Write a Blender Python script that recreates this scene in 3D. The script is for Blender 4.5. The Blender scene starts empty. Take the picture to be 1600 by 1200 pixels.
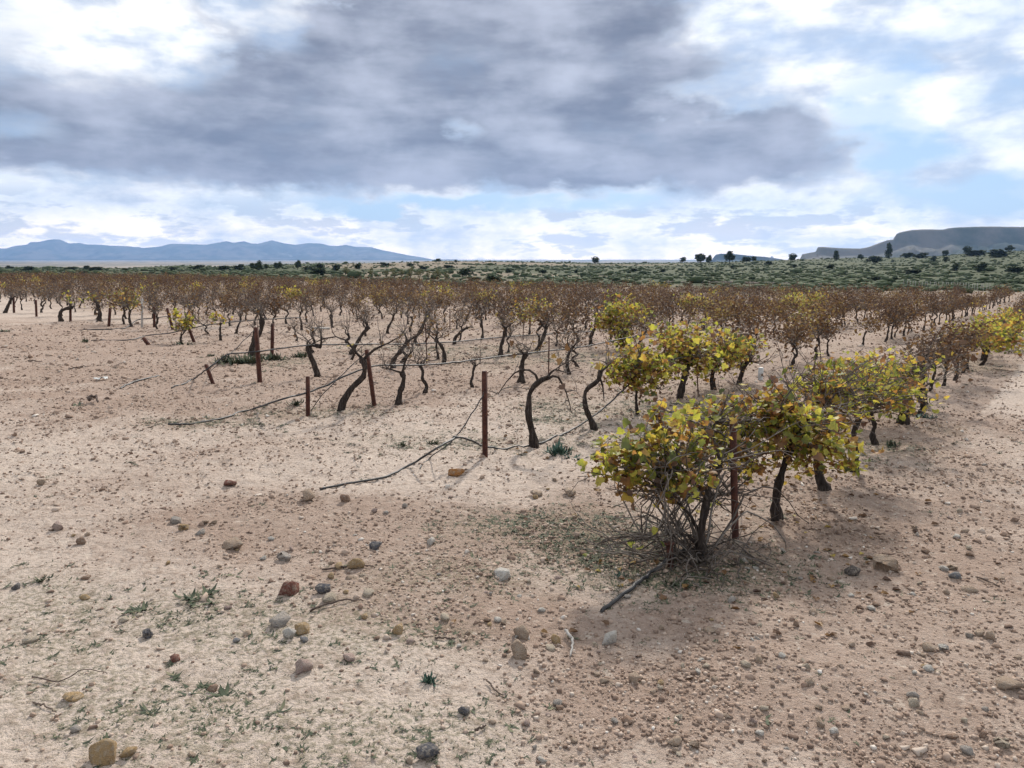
import bpy, bmesh, math, random
import numpy as np
from mathutils import Vector, Matrix

R = math.radians
random.seed(7)
rng = np.random.default_rng(11)
scene = bpy.context.scene
col = scene.collection

# ------------------------------------------------------------------ camera
F = 1180.0            # focal length in photo pixels (1600 px wide)
HORIZON = 415.0
CAM_H = 1.6
PITCH = math.atan((600 - HORIZON) / F)
cam_data = bpy.data.cameras.new("camera")
cam_data.sensor_width = 36.0
cam_data.lens = 36.0 * F / 1600.0
cam_data.clip_start = 0.05
cam_data.clip_end = 40000
cam = bpy.data.objects.new("camera", cam_data)
col.objects.link(cam)
cam.location = (0, 0, CAM_H)
cam.rotation_euler = (math.pi / 2 - PITCH, 0, 0)
scene.camera = cam

# ------------------------------------------------------------------ light and exposure
SUN_AZ, SUN_EL = 13.0, 34.0          # azimuth to the right of straight ahead, elevation
SUN_STRENGTH = 4.6
SKY_STRENGTH = 0.085
scene.view_settings.view_transform = 'Standard'
scene.view_settings.look = 'None'
scene.view_settings.gamma = 1.0
scene.view_settings.use_curve_mapping = False
scene.view_settings.exposure = 0.1

sun_data = bpy.data.lights.new("sun", 'SUN')
sun_data.energy = SUN_STRENGTH
sun_data.angle = R(3.5)
sun_data.color = (1.0, 0.94, 0.86)
sun = bpy.data.objects.new("sun", sun_data)
col.objects.link(sun)
sdir = Vector((math.sin(R(SUN_AZ)) * math.cos(R(SUN_EL)), math.cos(R(SUN_AZ)) * math.cos(R(SUN_EL)), math.sin(R(SUN_EL))))
sun.rotation_euler = (-sdir).to_track_quat('-Z', 'Y').to_euler()


# ---- small expression helper for node trees
class N:
    def __init__(self, tree, sock): self.t, self.s = tree, sock
    def _m(self, op, *o, clamp=False):
        n = self.t.nodes.new('ShaderNodeMath'); n.operation = op; n.use_clamp = clamp
        for i, v in enumerate((self,) + o):
            if isinstance(v, N): self.t.links.new(v.s, n.inputs[i])
            else: n.inputs[i].default_value = v
        return N(self.t, n.outputs[0])
    def __add__(a, b): return a._m('ADD', b)
    __radd__ = __add__
    def __sub__(a, b): return a._m('SUBTRACT', b)
    def __rsub__(a, b): return (a * -1.0) + b
    def __mul__(a, b): return a._m('MULTIPLY', b)
    __rmul__ = __mul__
    def __truediv__(a, b): return a._m('DIVIDE', b)
    def clamp(a): return a._m('ADD', 0.0, clamp=True)
    def max(a, b): return a._m('MAXIMUM', b)
    def min(a, b): return a._m('MINIMUM', b)
    def fract(a): return a._m('FRACT')
    def pow(a, b): return a._m('POWER', b)
    def step(a, lo, hi):
        n = a.t.nodes.new('ShaderNodeMapRange'); n.interpolation_type = 'SMOOTHSTEP'
        a.t.links.new(a.s, n.inputs[0])
        for i, v in ((1, lo), (2, hi)):
            if isinstance(v, N): a.t.links.new(v.s, n.inputs[i])
            else: n.inputs[i].default_value = v
        n.inputs[3].default_value = 0; n.inputs[4].default_value = 1
        return N(a.t, n.outputs[0])


def comb(t, x, y, z):
    n = t.nodes.new('ShaderNodeCombineXYZ')
    for i, v in enumerate((x, y, z)):
        if isinstance(v, N): t.links.new(v.s, n.inputs[i])
        else: n.inputs[i].default_value = v
    return N(t, n.outputs[0])


def noise(t, vec, scale, detail=4, rough=0.55, dist=0.0, out=0):
    n = t.nodes.new('ShaderNodeTexNoise')
    if vec is not None: t.links.new(vec.s, n.inputs['Vector'])
    n.inputs['Scale'].default_value = scale; n.inputs['Detail'].default_value = detail
    n.inputs['Roughness'].default_value = rough; n.inputs['Distortion'].default_value = dist
    return N(t, n.outputs[out])


def mixc(t, fac, a, b):
    n = t.nodes.new('ShaderNodeMix'); n.data_type = 'RGBA'
    def put(i, v):
        if isinstance(v, N): t.links.new(v.s, n.inputs[i])
        elif isinstance(v, (tuple, list)): n.inputs[i].default_value = tuple(v[:3]) + (1,)
        else: n.inputs[i].default_value = v
    put(0, fac); put(6, a); put(7, b)
    return N(t, n.outputs[2])


def ramp(t, fac, stops):
    n = t.nodes.new('ShaderNodeValToRGB'); t.links.new(fac.s, n.inputs[0])
    e = n.color_ramp.elements
    while len(e) < len(stops): e.new(0.5)
    for el, (p, c) in zip(e, stops): el.position = p; el.color = tuple(c) + (1,)
    return N(t, n.outputs[0])


# ------------------------------------------------------------------ world: broken cloud over a Nishita sky
world = bpy.data.worlds.new("World"); scene.world = world; world.use_nodes = True
wt = world.node_tree; wt.nodes.clear()
w_out = wt.nodes.new('ShaderNodeOutputWorld')
sky_n = wt.nodes.new('ShaderNodeTexSky'); sky_n.sky_type = 'NISHITA'; sky_n.sun_disc = False
sky_n.sun_elevation = R(SUN_EL); sky_n.sun_rotation = R(SUN_AZ); sky_n.altitude = 600
sky_n.air_density = 1.0; sky_n.dust_density = 0.6; sky_n.ozone_density = 1.4
tc = wt.nodes.new('ShaderNodeTexCoord')
D = N(wt, tc.outputs['Generated'])
sp = wt.nodes.new('ShaderNodeSeparateXYZ'); wt.links.new(D.s, sp.inputs[0])
dx, dy, dz = (N(wt, sp.outputs[i]) for i in range(3))
az = dx._m('ARCTAN2', dy) * 57.2958
el = dz.max(-0.999).min(0.999)._m('ARCSINE') * 57.2958
AE = comb(wt, az * 0.1, el * 0.2, 0.0)               # clouds lie flatter than they are high
wA = noise(wt, AE, 0.75, 3, 0.5) - 0.5               # broad swell
wB = noise(wt, AE, 2.4, 6, 0.56, 0.1) - 0.5         # ragged edges
az_w = az + wA * 16.0 + wB * 9.0
el_w = el + wA * 3.0 + wB * 3.2


def blob(ca, ce, ra, re, lo=0.0, hi=1.6):
    d2 = ((az_w - ca) / ra).pow(2.0) + ((el_w - ce) / re).pow(2.0)
    return 1.0 - d2.step(lo, hi)


billow = noise(wt, comb(wt, az * 0.1 + 2.0, el * 0.17, 0.0), 1.5, 6, 0.54, 0.1)             # lit and shaded sides of the billows
veil = noise(wt, comb(wt, az * 0.07 + 4.0, el * 0.25, 2.0), 1.6, 4, 0.55)
low = noise(wt, comb(wt, az * 0.16, el * 0.5, 5.0), 1.5, 6, 0.58)
# the heavy bank: flat base a little above the horizon, ragged sunlit edge to the right
edge = 22.0 - (el - 9.0).max(0.0).min(7.0) * 1.5
bank = el_w.step(4.3, 6.6) * (1.0 - az_w.step(edge - 4.0, edge + 6.0)) * (1.0 - el.step(26.0, 44.0)) * az.step(-100.0, -70.0)
holes = blob(-32, 16.5, 13, 5.5) * 0.85 + blob(-16, 17.5, 4.5, 3.2) * 0.7 + blob(-24, 13.5, 5, 2.5) * 0.4 + blob(-3.9, 9.6, 1.7, 0.8, -0.6, 2.6) * 0.34 + blob(-35, 8.5, 6, 1.6) * 0.3 + blob(14, 11.5, 5, 1.6) * 0.5
thick = (bank * (0.86 + (billow - 0.5) * 0.9 + wA * 0.5) - holes * (0.5 + billow * 0.6)).clamp()
dark = thick.step(0.06, 0.82)
# thinner sunlit cloud everywhere else, blue in its gaps
cover = ((billow - 0.5) * 1.5 + (veil - 0.5) * 1.2 + 0.82).clamp()
gap = blob(26.0, 9.0, 3.6, 4.2) * 0.8 + blob(31, 15.5, 4, 2.5) * 0.15 + blob(30, 4.0, 7, 1.6) * 0.75 + blob(1, 4.5, 10, 0.75) * 0.8 + blob(-9, 4.6, 6, 0.6) * 0.6 + blob(33, 10.0, 4, 3) * 0.1
cover = (cover - gap * (1.35 - billow * 0.9)).clamp()
lit = mixc(wt, (billow * 0.65 + low * 0.35 - (el - 2.0).max(0.0).min(4.0) * 0.004).step(0.34, 0.54), (0.56, 0.62, 0.74), (1.18, 1.17, 1.15))
def times(t, a_, b_):
    n_ = t.nodes.new('ShaderNodeMix'); n_.data_type = 'RGBA'; n_.blend_type = 'MULTIPLY'; n_.inputs[0].default_value = 1.0
    t.links.new(a_.s, n_.inputs[6]); t.links.new(b_.s, n_.inputs[7]); return N(t, n_.outputs[2])


lit = mixc(wt, low.step(0.48, 0.58) * (1.0 - el.step(3.4, 5.8)) * 0.75, lit, (0.45, 0.51, 0.63))
lit = times(wt, lit, mixc(wt, 1.0 - el.step(0.0, 4.6), (1.0, 1.0, 1.0), (2.7, 2.15, 1.5)))
bankcol = mixc(wt, (billow * 0.6 + veil * 0.55 + wA * 0.2).step(0.36, 0.80), (0.165, 0.185, 0.248), (0.56, 0.59, 0.69))
bankcol = mixc(wt, (1.0 - el_w.step(5.0, 9.0)) * 0.3, bankcol, (0.25, 0.235, 0.28))
blue = mixc(wt, 0.5, N(wt, sky_n.outputs[0]), (5.0, 7.9, 12.0))
bgA = wt.nodes.new('ShaderNodeBackground'); wt.links.new(blue.s, bgA.inputs[0]); bgA.inputs[1].default_value = SKY_STRENGTH
bgB = wt.nodes.new('ShaderNodeBackground'); bgB.inputs[1].default_value = 1.0
cc = mixc(wt, dark, lit, bankcol)
wt.links.new(cc.s, bgB.inputs[0])
mx = wt.nodes.new('ShaderNodeMixShader')
alpha = cover.max(dark)
wt.links.new(alpha.s, mx.inputs[0]); wt.links.new(bgA.outputs[0], mx.inputs[1]); wt.links.new(bgB.outputs[0], mx.inputs[2])
wt.links.new(mx.outputs[0], w_out.inputs[0])
world.cycles.sampling_method = 'MANUAL'; world.cycles.sample_map_resolution = 512

# ------------------------------------------------------------------ helpers: noise, terrain height, pixels to ground
_perm = np.random.default_rng(3).permutation(512)
_perm = np.concatenate([_perm, _perm])
_ga = np.random.default_rng(4).uniform(0, 2 * np.pi, 512)
_gx, _gy = np.cos(_ga), np.sin(_ga)


def pnoise(x, y):
    x = np.asarray(x, float); y = np.asarray(y, float)
    xi = np.floor(x).astype(np.int64); yi = np.floor(y).astype(np.int64)
    xf, yf = x - xi, y - yi
    u = xf * xf * xf * (xf * (xf * 6 - 15) + 10); v = yf * yf * yf * (yf * (yf * 6 - 15) + 10)
    def g(a, b, fx, fy):
        h = _perm[(_perm[(xi + a) & 511] + yi + b) & 511]
        return _gx[h] * fx + _gy[h] * fy
    n00, n10 = g(0, 0, xf, yf), g(1, 0, xf - 1, yf)
    n01, n11 = g(0, 1, xf, yf - 1), g(1, 1, xf - 1, yf - 1)
    return (n00 * (1 - u) + n10 * u) * (1 - v) + (n01 * (1 - u) + n11 * u) * v


def fbm(x, y, octv=4, gain=0.5):
    s, a, f = 0, 1, 1
    for i in range(octv):
        s = s + a * pnoise(x * f + 17.3 * i, y * f - 9.1 * i); a *= gain; f *= 2.03
    return s


def sstep(a, b, x):
    t = np.clip((x - a) / (b - a), 0, 1); return t * t * (3 - 2 * t)


SKX = np.array([-900, 0, 100, 200, 240, 290, 350, 400, 500, 560, 640, 690, 800, 920, 1000, 1060, 1130, 1200, 1300, 1400, 1450, 1500, 1600, 2400.])
SKY_ = np.array([418, 419, 419, 420, 418, 416, 418, 415, 412, 412, 410, 408, 409, 411.5, 411.5, 410.5, 409.5, 407, 405, 403, 401, 397, 392, 375.])


def H(X, Y, micro=True):
    X = np.asarray(X, float); Y = np.asarray(Y, float)
    r = np.hypot(X, Y)
    Yf = np.maximum(Y, 0.1)
    Ye = np.where(r > 25, 25 + 25 * (1 - np.exp(-(r - 25) / 25)), r)
    sc = Ye / np.maximum(r, 1e-6)
    z = -0.0157 * Y * sc - 0.0144 * X * sc
    # beyond the vineyard: low scrub ridge, then the far plain
    front = sstep(-0.2, 0.4, Y / np.maximum(r, 1e-6))
    px = 800 + np.clip(X / Yf, -1.4, 1.4) * F
    ridge_r = np.interp(px, [0, 400, 700, 1000, 1600], [300, 300, 380, 420, 440])
    zr = CAM_H + ridge_r * (HORIZON - np.interp(px, SKX, SKY_)) / F
    d = np.where(Y > 1, Y, r)
    t = np.clip((d - 85) / (ridge_r - 85), 0, 1)
    t = 0.55 * t + 0.45 * t * t * (3 - 2 * t)
    hill = z + (zr - z) * t * front
    back = sstep(0, 700, d - ridge_r)
    plain = np.interp(d, [0, 900, 1500, 3000, 6500, 8500, 13000], [-7, -7, -2, 12, 40, 66, 90])
    far = hill * (1 - back) + plain * back
    z = np.where(d > 85, far, z)
    und = fbm(X * 0.02 + 5, Y * 0.02, 3) * np.interp(r, [60, 130, 400, 2000], [0, 0.5, 0.7, 3])
    z = z + und
    if micro:
        m = fbm(X * 0.5, Y * 0.5, 2) * 0.035 + fbm(X * 2.3 + 3, Y * 2.3, 3) * 0.016
        z = z + m * np.interp(r, [0, 1.0, 30, 80], [0.3, 1, 1, 0])
        rough = 0.35 + 0.65 * sstep(-0.25, 0.25, fbm(X * 0.45 + 40, Y * 0.45, 2))
        z = z + (np.abs(fbm(X * 11, Y * 11, 3)) * 0.018 - 0.004) * rough * np.interp(r, [0, 12, 20], [1, 1, 0])
        z = z + (np.abs(fbm(X * 4.2 + 8, Y * 4.2, 3)) * 0.05 - 0.012) * np.interp(r, [4, 7, 30, 50], [0.15, 1, 1, 0])
    return z


def h1(x, y): return float(H(np.array([x]), np.array([y]))[0])


def ray(px, py):
    cx, cy = (px - 800) / F, (600 - py) / F
    return np.array([cx, math.cos(PITCH) + cy * math.sin(PITCH), -math.sin(PITCH) + cy * math.cos(PITCH)])


_ts = np.geomspace(1.2, 9000, 420)


_hits = {}


def hit(px, py):
    key = (round(float(px), 2), round(float(py), 2))
    if key in _hits: return _hits[key].copy()
    for k in range(60):
        d = ray(px, py); ts = _ts
        for level in range(3):
            P = ts[:, None] * d[None]
            below = (CAM_H + P[:, 2]) < H(P[:, 0], P[:, 1], False)
            if not below.any(): break
            i = int(np.argmax(below)); lo, hi = ts[max(i - 1, 0)], ts[i]
            ts = np.linspace(lo, hi, 24)
        if below.any():
            x, y = d[0] * hi, d[1] * hi
            _hits[key] = Vector((x, y, h1(x, y)))
            return _hits[key].copy()
        py += 0.5
    return None


ROW_A = R(37.0)
RU = np.array([math.sin(ROW_A), math.cos(ROW_A)])       # along the rows
RN = np.array([-math.cos(ROW_A), math.sin(ROW_A)])      # across the rows


def onrow(px, py, perp):
    """the point of the vertical plane of one vine row that is seen along this direction"""
    d = ray(px, py); t = perp / (RN[0] * d[0] + RN[1] * d[1])
    return Vector((d[0] * t, d[1] * t, CAM_H + d[2] * t))


def atY(px, py, Y):
    d = ray(px, py); t = Y / d[1]
    return Vector((d[0] * t, Y, CAM_H + d[2] * t))


# ------------------------------------------------------------------ mesh builder
class MB:
    def __init__(self): self.v = []; self.f3 = []; self.f4 = []; self.n = 0
    def add(self, v, tris=None, quads=None):
        v = np.asarray(v, float).reshape(-1, 3)
        if tris is not None and len(tris): self.f3.append(np.asarray(tris, np.int64) + self.n)
        if quads is not None and len(quads): self.f4.append(np.asarray(quads, np.int64) + self.n)
        self.v.append(v); self.n += len(v)
    def tube(self, path, rad, sides=6, cap=True, gnarl=0.0, seed=0):
        P = np.asarray(path, float); n = len(P)
        rad = np.broadcast_to(np.asarray(rad, float), (n,))
        T = np.gradient(P, axis=0); T /= np.maximum(np.linalg.norm(T, axis=1, keepdims=True), 1e-9)
        up = np.array([0.31, 0.17, 0.93]) if abs(T[0][2]) < 0.8 else np.array([0.95, 0.25, 0.1])
        A = np.cross(T, up); A /= np.maximum(np.linalg.norm(A, axis=1, keepdims=True), 1e-9)
        B = np.cross(T, A)
        ang = np.linspace(0, 2 * np.pi, sides, endpoint=False)
        rr = np.repeat(rad[:, None], sides, 1)
        if gnarl:
            g = np.random.default_rng(seed); rr = rr * (1 + gnarl * g.uniform(-1, 1, rr.shape))
        V = P[:, None] + rr[..., None] * (np.cos(ang)[None, :, None] * A[:, None] + np.sin(ang)[None, :, None] * B[:, None])
        i = np.arange(n - 1)[:, None] * sides; j = np.arange(sides)[None]; k = (j + 1) % sides
        q = np.stack([i + j, i + k, i + sides + k, i + sides + j], -1).reshape(-1, 4)
        V = V.reshape(-1, 3); tr = []
        if cap:
            V = np.vstack([V, P[0], P[-1]]); c0, c1 = n * sides, n * sides + 1
            for a in range(sides):
                b = (a + 1) % sides
                tr += [(c0, b, a), (c1, (n - 1) * sides + a, (n - 1) * sides + b)]
        self.add(V, tr, q)
    def inst(self, tv, tf, pos, rot, scl):
        """many copies of a small template: pos (n,3), rot (n,3,3), scl (n,) or (n,3)"""
        n = len(pos)
        if n == 0: return
        scl = np.asarray(scl, float)
        if scl.ndim == 1: scl = scl[:, None].repeat(3, 1)
        V = np.einsum('nij,nkj->nki', rot, tv[None] * scl[:, None, :]) + pos[:, None]
        Fc = (np.asarray(tf)[None] + (np.arange(n) * len(tv))[:, None, None]).reshape(-1, len(tf[0]))
        if len(tf[0]) == 3: self.add(V.reshape(-1, 3), Fc)
        else: self.add(V.reshape(-1, 3), None, Fc)
    def mesh(self, name, mat, smooth=True):
        V = np.vstack(self.v) if self.v else np.zeros((0, 3))
        f3 = np.vstack(self.f3) if self.f3 else np.zeros((0, 3), int)
        f4 = np.vstack(self.f4) if self.f4 else np.zeros((0, 4), int)
        me = bpy.data.meshes.new(name)
        me.vertices.add(len(V)); me.vertices.foreach_set('co', V.ravel().astype(np.float32))
        me.loops.add(f3.size + f4.size)
        me.loops.foreach_set('vertex_index', np.concatenate([f3.ravel(), f4.ravel()]).astype(np.int32))
        me.polygons.add(len(f3) + len(f4))
        st = np.concatenate([np.arange(len(f3)) * 3, f3.size + np.arange(len(f4)) * 4]).astype(np.int32)
        me.polygons.foreach_set('loop_start', st)
        if smooth: me.polygons.foreach_set('use_smooth', np.ones(len(st), bool))
        me.update(calc_edges=True)
        me.validate()
        if mat: me.materials.append(mat)
        return me


def obj(name, me, parent=None, loc=None):
    o = bpy.data.objects.new(name, me); col.objects.link(o)
    if parent is not None: o.parent = parent
    if loc is not None: o.location = loc
    return o


def tag(o, label=None, cat=None, group=None, kind=None):
    if label: o['label'] = label
    if cat: o['category'] = cat
    if group: o['group'] = group
    if kind: o['kind'] = kind
    return o


def empty(name, loc):
    o = bpy.data.objects.new(name, None); col.objects.link(o); o.location = loc
    o.empty_display_size = 0.1
    return o


def rots(n, g, tilt=None):
    """random rotation matrices; tilt limits the lean from upright"""
    a = g.uniform(0, 2 * np.pi, n)
    b = g.uniform(0, np.pi, n) if tilt is None else g.normal(0, tilt, n)
    c = g.uniform(0, 2 * np.pi, n)
    ca, sa, cb, sb, cc_, sc_ = np.cos(a), np.sin(a), np.cos(b), np.sin(b), np.cos(c), np.sin(c)
    z = np.zeros(n); o = np.ones(n)
    Rz = np.stack([np.stack([ca, -sa, z], -1), np.stack([sa, ca, z], -1), np.stack([z, z, o], -1)], 1)
    Rx = np.stack([np.stack([o, z, z], -1), np.stack([z, cb, -sb], -1), np.stack([z, sb, cb], -1)], 1)
    Rc = np.stack([np.stack([cc_, -sc_, z], -1), np.stack([sc_, cc_, z], -1), np.stack([z, z, o], -1)], 1)
    return Rz @ Rx @ Rc


# ------------------------------------------------------------------ materials
def newmat(name):
    m = bpy.data.materials.new(name); m.use_nodes = True
    t = m.node_tree; t.nodes.clear()
    o = t.nodes.new('ShaderNodeOutputMaterial')
    return m, t, o


def bsdf(t, o, colr, rough=0.9, spec=0.2, bump=None, bdist=0.01, bstr=1.0, metal=0.0):
    b = t.nodes.new('ShaderNodeBsdfPrincipled')
    if isinstance(colr, N): t.links.new(colr.s, b.inputs['Base Color'])
    else: b.inputs['Base Color'].default_value = tuple(colr) + (1,)
    b.inputs['Roughness'].default_value = rough; b.inputs['Specular IOR Level'].default_value = spec
    b.inputs['Metallic'].default_value = metal
    if bump is not None:
        n = t.nodes.new('ShaderNodeBump'); n.inputs['Distance'].default_value = bdist; n.inputs['Strength'].default_value = bstr
        t.links.new(bump.s, n.inputs['Height']); t.links.new(n.outputs[0], b.inputs['Normal'])
    t.links.new(b.outputs[0], o.inputs[0])
    return b


def coords(t, kind='Object'):
    n = t.nodes.new('ShaderNodeTexCoord'); return N(t, n.outputs[kind])


def rnd(t):
    g = t.nodes.new('ShaderNodeNewGeometry'); o = t.nodes.new('ShaderNodeObjectInfo')
    return (N(t, g.outputs['Random Per Island']) + N(t, o.outputs['Random'])).fract()


def position(t):
    g = t.nodes.new('ShaderNodeNewGeometry'); return N(t, g.outputs['Position'])


def attr(t, name):
    a = t.nodes.new('ShaderNodeAttribute'); a.attribute_name = name; return N(t, a.outputs['Fac'])


def leafmat(name, stops, transl=0.45, clump=2.2, spread=0.55):
    m, t, o = newmat(name)
    p = position(t)
    oi_ = t.nodes.new('ShaderNodeObjectInfo')
    f = (rnd(t) * spread + noise(t, p, clump, 2) * 1.5 - 0.25 - spread * 0.5 + (N(t, oi_.outputs['Random']) - 0.5) * 0.0).clamp()
    c = ramp(t, f, stops)
    c = mixc(t, noise(t, p, 70, 2).step(0.5, 0.7) * 0.35, c, (0.12, 0.07, 0.03))
    d = t.nodes.new('ShaderNodeBsdfDiffuse'); t.links.new(c.s, d.inputs[0])
    tr = t.nodes.new('ShaderNodeBsdfTranslucent')
    c2 = mixc(t, 0.0, c, c); t.links.new(c2.s, tr.inputs[0])
    gl = t.nodes.new('ShaderNodeBsdfGlossy'); gl.inputs['Roughness'].default_value = 0.5
    gl.inputs[0].default_value = (0.9, 0.9, 0.9, 1)
    ms = t.nodes.new('ShaderNodeMixShader'); ms.inputs[0].default_value = transl
    t.links.new(d.outputs[0], ms.inputs[1]); t.links.new(tr.outputs[0], ms.inputs[2])
    m2 = t.nodes.new('ShaderNodeMixShader'); m2.inputs[0].default_value = 0.03
    t.links.new(ms.outputs[0], m2.inputs[1]); t.links.new(gl.outputs[0], m2.inputs[2])
    t.links.new(m2.outputs[0], o.inputs[0])
    return m


M = {}
M['leaf_yellow'] = leafmat('yellow_green_vine_leaf', [(0.0, (0.085, 0.105, 0.022)), (0.2, (0.25, 0.28, 0.04)), (0.42, (0.50, 0.47, 0.065)),
                           (0.60, (0.56, 0.42, 0.065)), (0.76, (0.40, 0.20, 0.05)), (1.0, (0.13, 0.06, 0.035))], 0.6, 4.5, 0.95)
M['leaf_rust'] = leafmat('rust_vine_leaf', [(0.0, (0.050, 0.026, 0.020)), (0.3, (0.092, 0.049, 0.029)), (0.6, (0.165, 0.087, 0.038)), (0.85, (0.27, 0.155, 0.05)), (1.0, (0.40, 0.31, 0.08))], 0.2, 0.7, 0.7)
M['leaf_far'] = leafmat('far_rust_vine_leaf', [(0.0, (0.050, 0.027, 0.021)), (0.35, (0.092, 0.050, 0.030)), (0.7, (0.160, 0.085, 0.038)), (0.92, (0.26, 0.15, 0.05)), (1.0, (0.38, 0.30, 0.08))], 0.18, 0.45, 0.75)

m, t, o = newmat('vine_bark'); M['bark'] = m
oc = coords(t); mp = t.nodes.new('ShaderNodeMapping'); t.links.new(oc.s, mp.inputs[0]); mp.inputs['Scale'].default_value = (60, 60, 9)
b1 = noise(t, N(t, mp.outputs[0]), 1.0, 5, 0.65, 0.6)
bsdf(t, o, ramp(t, b1, [(0.3, (0.018, 0.014, 0.012)), (0.55, (0.06, 0.047, 0.04)), (0.75, (0.15, 0.125, 0.105))]), 0.95, 0.1, b1, 0.03, 1.0)
m, t, o = newmat('vine_cane'); M['cane'] = m
b1 = noise(t, coords(t), 14, 3)
bsdf(t, o, ramp(t, (b1 * 0.6 + rnd(t) * 0.4), [(0.25, (0.055, 0.043, 0.036)), (0.5, (0.11, 0.09, 0.077)), (0.75, (0.20, 0.175, 0.152))]), 0.85, 0.15)
m, t, o = newmat('dry_stick'); M['stick'] = m
b1 = noise(t, coords(t), 40, 3)
bsdf(t, o, ramp(t, b1, [(0.3, (0.05, 0.036, 0.03)), (0.7, (0.17, 0.13, 0.105))]), 0.9, 0.1, b1, 0.004)
m, t, o = newmat('rusty_steel'); M['rust'] = m
pp = coords(t); b1 = noise(t, pp, 22, 5, 0.65); b2 = noise(t, pp, 160, 3)
bsdf(t, o, ramp(t, b1 * 0.75 + b2 * 0.25, [(0.3, (0.022, 0.010, 0.008)), (0.5, (0.060, 0.021, 0.014)), (0.7, (0.135, 0.050, 0.028))]), 0.85, 0.3, b2, 0.002, 0.6)
m, t, o = newmat('black_hose'); M['hose'] = m
b1 = noise(t, coords(t), 9, 4)
bsdf(t, o, ramp(t, b1, [(0.35, (0.014, 0.014, 0.016)), (0.7, (0.065, 0.062, 0.06))]), 0.55, 0.4)
m, t, o = newmat('grey_hose'); M['greyhose'] = m
b1 = noise(t, coords(t), 5, 4)
bsdf(t, o, ramp(t, b1, [(0.35, (0.10, 0.105, 0.10)), (0.7, (0.24, 0.25, 0.24))]), 0.5, 0.4)
m, t, o = newmat('weathered_stone'); M['stone'] = m
oi = t.nodes.new('ShaderNodeObjectInfo'); oc = coords(t)
b1 = noise(t, oc, 5, 6, 0.65, 0.4); b2 = noise(t, oc, 25, 3)
b3 = noise(t, oc, 2.6, 5, 0.65, 0.5)
c = mixc(t, b3.step(0.42, 0.68) * 0.6, N(t, oi.outputs['Color']), (0.50, 0.43, 0.345))
c = mixc(t, noise(t, oc, 4.5, 5, 0.7).step(0.54, 0.7) * 0.32, c, (0.12, 0.085, 0.065))
bsdf(t, o, c, 0.9, 0.2, b1 * 0.8 + b2 * 0.2, 0.25, 0.7)
m, t, o = newmat('soil_clods'); M['clod'] = m
b1 = noise(t, position(t), 45, 3)
c = ramp(t, rnd(t), [(0.0, (0.13, 0.088, 0.068)), (0.3, (0.24, 0.165, 0.125)), (0.6, (0.33, 0.24, 0.185)), (0.85, (0.39, 0.30, 0.24)), (0.97, (0.44, 0.37, 0.31)), (1.0, (0.58, 0.54, 0.49))])
c = mixc(t, b1.step(0.4, 0.75) * 0.4, c, (0.45, 0.36, 0.28))
bsdf(t, o, c, 0.95, 0.1)
m, t, o = newmat('weed_leaf'); M['weed'] = m
c = ramp(t, rnd(t), [(0.0, (0.034, 0.044, 0.028)), (0.5, (0.062, 0.076, 0.045)), (0.85, (0.105, 0.115, 0.068)), (1.0, (0.22, 0.19, 0.12))])
bsdf(t, o, c, 0.8, 0.2)
m, t, o = newmat('blue_green_weed'); M['weed_blue'] = m
c = ramp(t, rnd(t), [(0.0, (0.025, 0.055, 0.042)), (1.0, (0.075, 0.13, 0.095))])
bsdf(t, o, c, 0.7, 0.2)
m, t, o = newmat('scrub_foliage'); M['scrub'] = m
c = ramp(t, (rnd(t) * 0.7 + noise(t, position(t), 0.03, 3) * 0.6 - 0.15).clamp(), [(0.0, (0.032, 0.046, 0.024)), (0.4, (0.055, 0.073, 0.036)), (0.8, (0.083, 0.102, 0.052)), (1.0, (0.13, 0.13, 0.072))])
bsdf(t, o, c, 0.9, 0.1)
m, t, o = newmat('evergreen_foliage'); M['evergreen'] = m
c = ramp(t, rnd(t), [(0.0, (0.022, 0.036, 0.017)), (0.6, (0.048, 0.068, 0.03)), (1.0, (0.085, 0.105, 0.05))])
bsdf(t, o, c, 0.85, 0.1)
m, t, o = newmat('almond_foliage'); M['almond'] = m
c = ramp(t, rnd(t), [(0.0, (0.10, 0.115, 0.05)), (0.6, (0.17, 0.17, 0.075)), (1.0, (0.24, 0.19, 0.09))])
bsdf(t, o, c, 0.85, 0.1)
m, t, o = newmat('pale_plastic'); M['plastic'] = m
bsdf(t, o, ramp(t, noise(t, coords(t), 14, 3), [(0.3, (0.38, 0.38, 0.36)), (0.7, (0.60, 0.61, 0.60))]), 0.55, 0.3)
m, t, o = newmat('pale_wood'); M['palewood'] = m
b1 = noise(t, coords(t), 12, 4)
bsdf(t, o, ramp(t, b1, [(0.3, (0.28, 0.26, 0.24)), (0.7, (0.46, 0.43, 0.39))]), 0.9, 0.1, b1, 0.003)

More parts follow.
